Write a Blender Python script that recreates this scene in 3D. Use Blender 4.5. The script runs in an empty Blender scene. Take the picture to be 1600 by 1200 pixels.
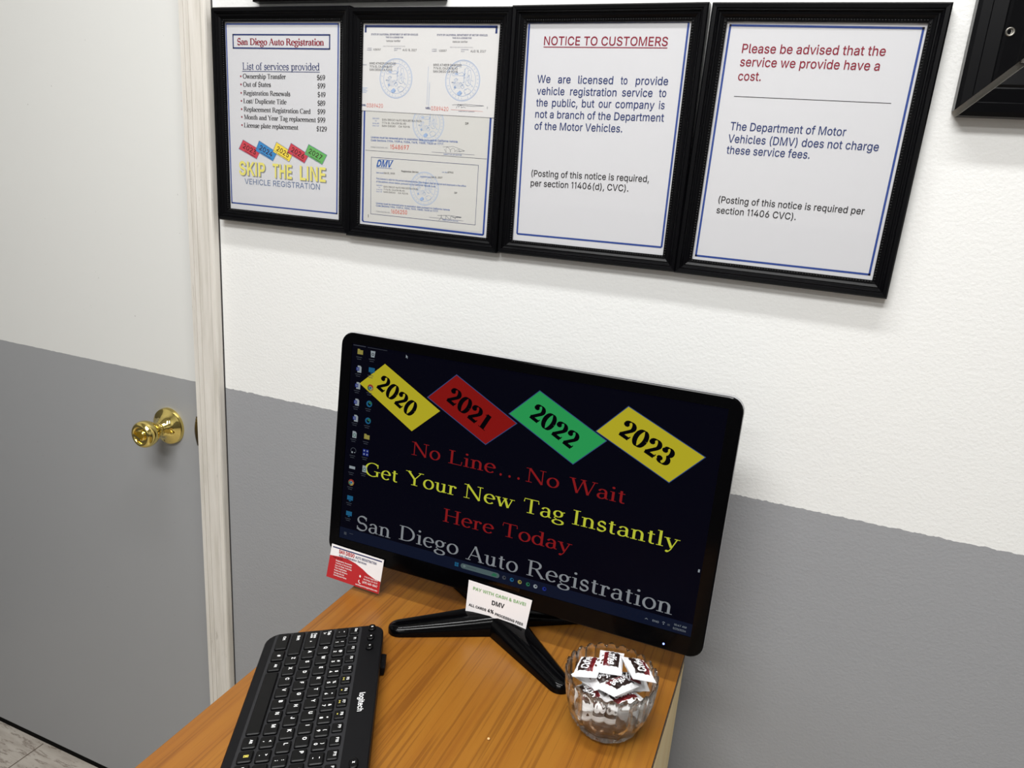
import bpy, math, random
from mathutils import Matrix, Vector
random.seed(7)
SC = bpy.context.scene
COL = SC.collection
PI = math.pi

# ------------------------------------------------------------------ camera
CAM = (0.97027, -0.93070, 1.34220)
YAW, PITCH, ROLL, FPX = -0.366354, -0.274879, 0.075905, 1145.30
cd = bpy.data.cameras.new('camera'); cam = bpy.data.objects.new('camera', cd); COL.objects.link(cam)
_f = Vector((math.sin(YAW)*math.cos(PITCH), math.cos(YAW)*math.cos(PITCH), math.sin(PITCH)))
_r = Vector((math.cos(YAW), -math.sin(YAW), 0)); _u = _r.cross(_f)
_r2 = math.cos(ROLL)*_r + math.sin(ROLL)*_u; _u2 = -math.sin(ROLL)*_r + math.cos(ROLL)*_u
M = Matrix((_r2, _u2, -_f)).transposed().to_4x4(); M.translation = Vector(CAM)
cam.matrix_world = M
cd.sensor_fit = 'HORIZONTAL'; cd.sensor_width = 36.0; cd.lens = FPX/1600*36.0
cd.clip_start = 0.02; cd.clip_end = 50
SC.camera = cam

# ------------------------------------------------------------------ world, lights, exposure
w = bpy.data.worlds.new('world'); SC.world = w; w.use_nodes = True
w.node_tree.nodes['Background'].inputs[0].default_value = (0.9, 0.95, 1.0, 1)
w.node_tree.nodes['Background'].inputs[1].default_value = 0.3
SC.view_settings.view_transform = 'Standard'; SC.view_settings.look = 'None'
SC.view_settings.gamma = 1.0; SC.view_settings.use_curve_mapping = False
SC.view_settings.exposure = 0.22
CEIL = 2.55
def area(name, x, y, sx, sy, power, col=(0.985, 0.985, 0.975)):
    l = bpy.data.lights.new(name, 'AREA'); l.shape = 'RECTANGLE'; l.size = sx; l.size_y = sy
    l.energy = power; l.color = col
    o = bpy.data.objects.new(name, l); COL.objects.link(o); o.location = (x, y, CEIL-0.02)
    return o
area('ceiling_tube_light', 0.70, -0.50, 1.2, 0.10, 18)
area('ceiling_tube_light', 0.70, -1.50, 1.2, 0.40, 37)
area('ceiling_tube_light', 0.70, -2.60, 1.2, 0.30, 24)

# ------------------------------------------------------------------ materials
def lin(c):
    return tuple((v/255/12.92 if v <= 10 else ((v/255+0.055)/1.055)**2.4) for v in c) + (1.0,)
MATS = {}
def mat(name, col, rough=0.5, metal=0.0, spec=0.5, coat=0.0, trans=0.0, ior=1.45):
    if name in MATS: return MATS[name]
    m = bpy.data.materials.new(name); m.use_nodes = True
    b = m.node_tree.nodes['Principled BSDF']
    b.inputs['Base Color'].default_value = col if len(col) == 4 else tuple(col)+(1,)
    b.inputs['Roughness'].default_value = rough; b.inputs['Metallic'].default_value = metal
    b.inputs['Specular IOR Level'].default_value = spec; b.inputs['Coat Weight'].default_value = coat
    b.inputs['Transmission Weight'].default_value = trans; b.inputs['IOR'].default_value = ior
    MATS[name] = m
    return m
def N(m, t, **k):
    n = m.node_tree.nodes.new(t)
    for a, v in k.items(): setattr(n, a, v)
    return n
def L(m, a, b): m.node_tree.links.new(a, b)
def bsdf(m): return m.node_tree.nodes['Principled BSDF']
def noise(m, scale, detail=4, rough=0.55, mapscale=(1, 1, 1), rot=(0, 0, 0)):
    tc = N(m, 'ShaderNodeTexCoord'); mp = N(m, 'ShaderNodeMapping')
    mp.inputs['Scale'].default_value = mapscale; mp.inputs['Rotation'].default_value = rot
    L(m, tc.outputs['Object'], mp.inputs['Vector'])
    n = N(m, 'ShaderNodeTexNoise'); n.inputs['Scale'].default_value = scale
    n.inputs['Detail'].default_value = detail; n.inputs['Roughness'].default_value = rough
    L(m, mp.outputs['Vector'], n.inputs['Vector'])
    return n
def ramp(m, src, stops):
    r = N(m, 'ShaderNodeValToRGB'); cr = r.color_ramp
    while len(cr.elements) < len(stops): cr.elements.new(0.5)
    for e, (p, c) in zip(cr.elements, stops):
        e.position = p; e.color = c if len(c) == 4 else tuple(c)+(1,)
    L(m, src, r.inputs['Fac']); return r
def mixc(m, fac, a, b, mode='MIX'):
    x = N(m, 'ShaderNodeMix', data_type='RGBA', blend_type=mode)
    for s, v in ((x.inputs['Factor'], fac), (x.inputs['A'], a), (x.inputs['B'], b)):
        if isinstance(v, (int, float)): s.default_value = v
        elif isinstance(v, tuple): s.default_value = v
        else: L(m, v, s)
    return x.outputs['Result']
def bump(m, h, strength, dist):
    b = N(m, 'ShaderNodeBump'); b.inputs['Strength'].default_value = strength; b.inputs['Distance'].default_value = dist
    L(m, h, b.inputs['Height']); L(m, b.outputs['Normal'], bsdf(m).inputs['Normal']); return b
def math_(m, op, a, b=None):
    x = N(m, 'ShaderNodeMath', operation=op)
    for i, v in enumerate((a, b)):
        if v is None: continue
        if isinstance(v, (int, float)): x.inputs[i].default_value = v
        else: L(m, v, x.inputs[i])
    return x.outputs[0]

WHITE = lin((230, 230, 228)); GREY = lin((151, 152, 155))
def two_tone(name, line, slope, white, grey, bs, edge=0.0018, rough=0.45):
    """white paint above a hand-cut line, grey paint below it"""
    m = mat(name, white, rough, spec=0.35)
    tc = N(m, 'ShaderNodeTexCoord'); sp = N(m, 'ShaderNodeSeparateXYZ'); L(m, tc.outputs['Object'], sp.inputs[0])
    n = noise(m, 90, 5, 0.6)
    wob = math_(m, 'MULTIPLY', math_(m, 'SUBTRACT', n.outputs['Fac'], 0.5), edge*4)
    z = math_(m, 'ADD', math_(m, 'SUBTRACT', sp.outputs['Z'], math_(m, 'MULTIPLY', sp.outputs['X'], slope)), wob)
    k = math_(m, 'GREATER_THAN', z, line)
    big = noise(m, 2.2, 3)
    c1 = mixc(m, math_(m, 'MULTIPLY', big.outputs['Fac'], 0.10), white, tuple(v*0.8 for v in white[:3])+(1,))
    c2 = mixc(m, math_(m, 'MULTIPLY', big.outputs['Fac'], 0.25), grey, tuple(v*0.85 for v in grey[:3])+(1,))
    spk = noise(m, 160, 1); r = ramp(m, spk.outputs['Fac'], [(0.0, (0, 0, 0)), (0.80, (0, 0, 0)), (0.84, (1, 1, 1))])
    c = mixc(m, k, c2, c1); c = mixc(m, math_(m, 'MULTIPLY', r.outputs['Color'], 0.4), c, lin((120, 116, 110)))
    L(m, c, bsdf(m).inputs['Base Color'])
    f = noise(m, 260, 3, 0.55); s = noise(m, 60, 4, 0.6, (0.6, 1, 1.2))
    h = math_(m, 'ADD', math_(m, 'MULTIPLY', f.outputs['Fac'], 0.6), math_(m, 'MULTIPLY', s.outputs['Fac'], 0.35))
    bump(m, h, bs, 0.0022)
    return m
M_wall = two_tone('wall_paint', 0.9638, 0.0040, WHITE, GREY, 0.34)
M_door = two_tone('door_paint', 0.9625, 0.0, lin((217, 217, 214)), lin((153, 154, 156)), 0.06, 0.0006, 0.4)
M_room = two_tone('far_wall_paint', 1.2, 0.0, lin((176, 176, 174)), lin((92, 92, 94)), 0.1)  # unseen walls, kept dark to cut the light bounced onto the door
M_ceil = mat('ceiling_paint', lin((190, 190, 188)), 0.7)

def make_trim():
    m = mat('chipped_trim_paint', lin((214, 208, 196)), 0.5)
    a = noise(m, 16, 6, 0.65, (5.0, 5.0, 0.35)); b = noise(m, 30, 5, 0.7, (2.2, 2.2, 0.4)); d = noise(m, 70, 3, 0.6, (1, 1, 0.45))
    c = ramp(m, a.outputs['Fac'], [(0.30, lin((196, 191, 181))), (0.5, lin((213, 208, 200))), (0.72, lin((223, 219, 212)))]).outputs['Color']
    k = ramp(m, b.outputs['Fac'], [(0.0, (0, 0, 0)), (0.64, (0, 0, 0)), (0.72, (1, 1, 1))]).outputs['Color']
    c = mixc(m, math_(m, 'MULTIPLY', k, 0.55), c, lin((140, 132, 120)))
    k2 = ramp(m, d.outputs['Fac'], [(0.0, (0, 0, 0)), (0.72, (0, 0, 0)), (0.76, (1, 1, 1))]).outputs['Color']
    c = mixc(m, math_(m, 'MULTIPLY', k2, 0.7), c, lin((95, 86, 74)))
    L(m, c, bsdf(m).inputs['Base Color']); bump(m, a.outputs['Fac'], 0.25, 0.002); return m
M_trim = make_trim()

def make_floor():
    m = mat('marbled_floor_tile', lin((196, 188, 178)), 0.35)
    a = noise(m, 7, 8, 0.62, (1.0, 4.5, 1), (0, 0, 0.9)); v = noise(m, 16, 6, 0.7, (1.0, 5.5, 1), (0, 0, 0.75)); g = noise(m, 40, 4, 0.6)
    c = ramp(m, a.outputs['Fac'], [(0.3, lin((150, 141, 132))), (0.5, lin((176, 168, 159))), (0.7, lin((188, 182, 173)))]).outputs['Color']
    k = ramp(m, v.outputs['Fac'], [(0.0, (0, 0, 0)), (0.53, (0, 0, 0)), (0.60, (1, 1, 1)), (0.66, (0.1, 0.1, 0.1))]).outputs['Color']
    c = mixc(m, math_(m, 'MULTIPLY', k, 0.75), c, lin((92, 76, 66)))
    c = mixc(m, math_(m, 'MULTIPLY', g.outputs['Fac'], 0.25), c, lin((160, 155, 140)))
    L(m, c, bsdf(m).inputs['Base Color']); return m
M_floor = make_floor()
M_grout = mat('tile_seam', lin((96, 84, 74)), 0.8)

def make_wood():
    m = mat('oak_laminate', lin((190, 128, 56)), 0.30, spec=0.45)
    a = noise(m, 7, 4, 0.55, (3.0, 0.16, 1)); b = noise(m, 34, 5, 0.62, (3.2, 0.045, 1)); d = noise(m, 170, 3, 0.6, (1.6, 0.018, 1)); p = noise(m, 700, 2, 0.5, (1, 0.25, 1))
    c = ramp(m, a.outputs['Fac'], [(0.30, lin((128, 79, 26))), (0.50, lin((141, 91, 30))), (0.70, lin((148, 100, 36)))]).outputs['Color']
    k = ramp(m, b.outputs['Fac'], [(0.0, (1, 1, 1)), (0.38, (1, 1, 1)), (0.50, (0, 0, 0))]).outputs['Color']
    c = mixc(m, math_(m, 'MULTIPLY', k, 0.26), c, lin((114, 64, 22)))
    k2 = ramp(m, d.outputs['Fac'], [(0.0, (1, 1, 1)), (0.39, (1, 1, 1)), (0.45, (0, 0, 0))]).outputs['Color']
    c = mixc(m, math_(m, 'MULTIPLY', k2, 0.42), c, lin((84, 44, 14)))
    c = mixc(m, math_(m, 'MULTIPLY', p.outputs['Fac'], 0.15), c, lin((130, 80, 30)))
    L(m, c, bsdf(m).inputs['Base Color']); bump(m, p.outputs['Fac'], 0.05, 0.0005); return m
M_wood = make_wood()
def make_chip():
    m = mat('raw_particle_board', lin((150, 130, 96)), 0.9)
    a = noise(m, 420, 3, 0.7)
    c = ramp(m, a.outputs['Fac'], [(0.35, lin((70, 56, 40))), (0.5, lin((150, 126, 92))), (0.66, lin((200, 178, 138)))]).outputs['Color']
    L(m, c, bsdf(m).inputs['Base Color']); return m
M_chip = make_chip()
def make_beige():
    m = mat('beige_side_board', lin((248, 222, 170)), 0.6)
    a = noise(m, 30, 4, 0.6, (1, 1, 0.15))
    c = ramp(m, a.outputs['Fac'], [(0.3, lin((244, 216, 158))), (0.7, lin((252, 232, 184)))]).outputs['Color']
    L(m, c, bsdf(m).inputs['Base Color']); return m
M_beige = make_beige()
M_darkedge = mat('dark_edge_band', lin((26, 18, 14)), 0.5)
M_gapshade = mat('gap_shade_black', lin((14, 13, 12)), 0.9, spec=0.1)  # flat black for the shade in the gap below the door
M_brass = mat('polished_brass', (0.84, 0.67, 0.22), 0.06, 1.0)
M_brassdark = mat('dark_brass', (0.16, 0.12, 0.06), 0.4, 1.0)
M_frame = mat('black_frame_lacquer', lin((5, 5, 7)), 0.30, spec=0.15)
M_bead = mat('black_frame_beading', lin((6, 6, 7)), 0.35, spec=0.3)
M_rawmitre = mat('raw_mitre_wood', lin((176, 171, 160)), 0.8)
M_steel = mat('screw_steel', (0.20, 0.19, 0.17), 0.4, 1.0)
M_paper = mat('white_paper', lin((204, 204, 207)), 0.85, spec=0.1)
M_card = mat('cream_certificate_paper', lin((199, 198, 194)), 0.85, spec=0.1)
M_licence = mat('licence_card_paper', lin((209, 208, 207)), 0.8, spec=0.1)
def ink(n, c): return mat('ink_'+n, lin(c), 0.85, spec=0.05)
I_red = ink('crimson', (132, 22, 46)); I_navy = ink('navy', (40, 54, 104)); I_black = ink('black', (30, 28, 30)); I_blue = ink('border_blue', (50, 72, 138))
I_dred = ink('maroon', (138, 28, 48)); I_lblue = ink('pale_blue', (152, 173, 206)); I_sig = ink('pen', (70, 76, 92)); I_num = ink('red_number', (206, 104, 88))
I_yel = ink('yellow', (222, 212, 112)); I_shade = ink('letter_grey', (128, 130, 134)); I_blg = ink('steel_blue', (92, 112, 148)); I_grey = ink('grey', (140, 142, 150))
I_tred = ink('ticket_red', (196, 66, 78)); I_tblue = ink('ticket_blue', (60, 132, 190)); I_tyel = ink('ticket_yellow', (232, 206, 74)); I_tgreen = ink('ticket_green', (98, 170, 92))
I_txt = ink('ticket_text', (60, 30, 34)); I_logo = ink('logo_blue', (28, 84, 160))
def make_glass():
    m = bpy.data.materials.new('frame_glass'); m.use_nodes = True; nt = m.node_tree; nt.nodes.clear()
    o = nt.nodes.new('ShaderNodeOutputMaterial'); t = nt.nodes.new('ShaderNodeBsdfTransparent'); g = nt.nodes.new('ShaderNodeBsdfGlossy')
    t.inputs[0].default_value = (0.99, 0.99, 0.99, 1); g.inputs['Roughness'].default_value = 0.03; g.inputs[0].default_value = (0.8, 0.8, 0.8, 1)
    f = nt.nodes.new('ShaderNodeLayerWeight'); f.inputs[0].default_value = 0.5; x = nt.nodes.new('ShaderNodeMixShader')
    p = nt.nodes.new('ShaderNodeMath'); p.operation = 'POWER'; p.inputs[1].default_value = 5.0; q = nt.nodes.new('ShaderNodeMath'); q.operation = 'MULTIPLY_ADD'; q.inputs[1].default_value = 0.6; q.inputs[2].default_value = 0.02
    nt.links.new(f.outputs['Facing'], p.inputs[0]); nt.links.new(p.outputs[0], q.inputs[0])
    nt.links.new(q.outputs[0], x.inputs[0]); nt.links.new(t.outputs[0], x.inputs[1]); nt.links.new(g.outputs[0], x.inputs[2]); nt.links.new(x.outputs[0], o.inputs[0])
    return m
M_glass = make_glass()
def make_bowl_glass():
    m = bpy.data.materials.new('cut_glass'); m.use_nodes = True; nt = m.node_tree; nt.nodes.clear()
    o = nt.nodes.new('ShaderNodeOutputMaterial'); t = nt.nodes.new('ShaderNodeBsdfTransparent'); g = nt.nodes.new('ShaderNodeBsdfGlass')
    t.inputs[0].default_value = (0.93, 0.93, 0.92, 1); g.inputs['Roughness'].default_value = 0.02; g.inputs['IOR'].default_value = 1.48; g.inputs[0].default_value = (0.97, 0.97, 0.96, 1)
    x = nt.nodes.new('ShaderNodeMixShader'); x.inputs[0].default_value = 0.90
    nt.links.new(t.outputs[0], x.inputs[1]); nt.links.new(g.outputs[0], x.inputs[2]); nt.links.new(x.outputs[0], o.inputs[0])
    return m
M_bowl = make_bowl_glass()
M_gloss = mat('gloss_black_plastic', lin((3, 3, 4)), 0.12, spec=0.16)
M_rimglint = mat('rim_highlight_grey', lin((158, 158, 160)), 0.35, spec=0.5)  # light grey paints the light reflected along the black case's edge
M_kb = mat('keyboard_body_plastic', lin((14, 14, 16)), 0.45, spec=0.15)
M_kbwell = mat('keyboard_well_plastic', lin((40, 40, 42)), 0.5, spec=0.15)
M_key = mat('keycap_plastic', lin((8, 8, 9)), 0.36, spec=0.2)
M_leg = mat('key_legend_white', lin((232, 232, 232)), 0.6)
M_legy = mat('key_legend_yellow', lin((214, 200, 90)), 0.6)
M_tape = make_glass(); M_tape.name = 'clear_tape'
def emit(name, c, s=0.86):
    m = bpy.data.materials.new(name); m.use_nodes = True
    b = bsdf(m); b.inputs['Base Color'].default_value = (0.0008, 0.0008, 0.001, 1); b.inputs['Roughness'].default_value = 0.25
    b.inputs['Specular IOR Level'].default_value = 0.03
    b.inputs['Emission Color'].default_value = lin(c); b.inputs['Emission Strength'].default_value = s
    return m
E_bg = emit('screen_dark_glow', (3, 3, 13)); E_yel = emit('screen_yellow', (168, 158, 34)); E_red = emit('screen_red', (122, 18, 15)); E_green = emit('screen_green', (38, 142, 76))
E_txt_red = emit('screen_text_red', (124, 22, 24)); E_txt_yel = emit('screen_text_yellow', (176, 182, 52)); E_txt_grey = emit('screen_text_grey', (122, 126, 130)); E_black = emit('screen_black', (1, 1, 4))
E_line = emit('screen_outline_blue', (44, 66, 110)); E_bar = emit('screen_taskbar', (13, 19, 37)); E_pill = emit('screen_search', (70, 86, 88)); E_ic1 = emit('screen_icon_white', (130, 138, 144)); E_ic2 = emit('screen_icon_blue', (26, 82, 116))
E_ic3 = emit('screen_icon_folder', (132, 124, 62)); E_ic4 = emit('screen_icon_label', (58, 62, 70)); E_ic5 = emit('screen_icon_green', (38, 94, 68)); E_ic6 = emit('screen_icon_red', (134, 48, 40)); E_ic7 = emit('screen_icon_deepblue', (24, 38, 112))
E_led = emit('power_led', (130, 150, 255), 3.0)
M_wrap = mat('white_wrapper', lin((236, 236, 238)), 0.32, spec=0.5)
M_wmaroon = mat('wrapper_maroon', lin((88, 18, 24)), 0.35); M_wdark = mat('wrapper_dark_brown', lin((34, 20, 18)), 0.35)
M_wred = mat('wrapper_red_stripe', lin((124, 30, 34)), 0.4); M_bean = mat('wrapper_bean_brown', lin((74, 44, 30)), 0.4)
M_cardw = mat('card_white', lin((236, 232, 232)), 0.6); M_cardred = mat('card_red', lin((178, 34, 40)), 0.55); M_cardgreen = ink('card_green', (128, 172, 112)); M_cardnavy = ink('card_navy', (36, 44, 92))

# ------------------------------------------------------------------ mesh building
class MB:
    def __init__(s): s.v = []; s.f = []; s.m = []; s.s = []; s.mats = []; s.xf = None
    def mi(s, m):
        if m not in s.mats: s.mats.append(m)
        return s.mats.index(m)
    def add(s, vs, fs, m, smooth=False, xf=None):
        b = len(s.v); i = s.mi(m); x = xf or s.xf
        s.v += [tuple(x @ Vector(p)) for p in vs] if x else [tuple(p) for p in vs]
        for f in fs: s.f.append([b+k for k in f]); s.m.append(i); s.s.append(smooth)
    def box(s, a, b, m, xf=None, faces=None):
        (x0, y0, z0), (x1, y1, z1) = a, b
        vs = [(x0, y0, z0), (x1, y0, z0), (x1, y1, z0), (x0, y1, z0), (x0, y0, z1), (x1, y0, z1), (x1, y1, z1), (x0, y1, z1)]
        s.add(vs, [(3, 2, 1, 0), (4, 5, 6, 7), (0, 1, 5, 4), (1, 2, 6, 5), (2, 3, 7, 6), (3, 0, 4, 7)], m, False, xf)
    def lathe(s, prof, n, m, xf=None, smooth=True, cap=True):
        """profile (r, z) about local z"""
        vs = []; fs = []
        for r, z in prof:
            for k in range(n):
                a = 2*PI*k/n; vs.append((r*math.cos(a), r*math.sin(a), z))
        for i in range(len(prof)-1):
            for k in range(n):
                k2 = (k+1) % n; fs.append((i*n+k, i*n+k2, (i+1)*n+k2, (i+1)*n+k))
        if cap:
            fs.append(tuple(range(n))[::-1]); fs.append(tuple(range((len(prof)-1)*n, len(prof)*n)))
        s.add(vs, fs, m, smooth, xf)
    def loft(s, rings, m, smooth=True, cap=True, xf=None):
        n = len(rings[0]); vs = [p for r in rings for p in r]; fs = []
        for i in range(len(rings)-1):
            for k in range(n):
                k2 = (k+1) % n; fs.append((i*n+k, i*n+k2, (i+1)*n+k2, (i+1)*n+k))
        if cap: fs += [tuple(range(n))[::-1], tuple(range((len(rings)-1)*n, len(rings)*n))]
        s.add(vs, fs, m, smooth, xf)
    def build(s, name, parent=None, sharp=None):
        me = bpy.data.meshes.new(name); me.from_pydata(s.v, [], s.f)
        for m in s.mats: me.materials.append(m)
        me.polygons.foreach_set('material_index', s.m); me.polygons.foreach_set('use_smooth', s.s)
        if sharp and any(s.s): me.set_sharp_from_angle(angle=math.radians(sharp))
        me.update()
        o = bpy.data.objects.new(name, me); COL.objects.link(o)
        if parent: o.parent = parent
        return o
def tag(o, label=None, cat=None, group=None, kind=None):
    if label: o['label'] = label
    if cat: o['category'] = cat
    if group: o['group'] = group
    if kind: o['kind'] = kind
    return o
def empty(name, loc, label, cat, rot=(0, 0, 0), group=None):
    o = bpy.data.objects.new(name, None); COL.objects.link(o); o.empty_display_size = 0.05
    o.location = loc; o.rotation_euler = rot
    return tag(o, label, cat, group)
def struct(o): o['kind'] = 'structure'; return o
def T(x, y, z): return Matrix.Translation((x, y, z))
def RX(a): return Matrix.Rotation(a, 4, 'X')
def RY(a): return Matrix.Rotation(a, 4, 'Y')
def RZ(a): return Matrix.Rotation(a, 4, 'Z')

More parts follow.
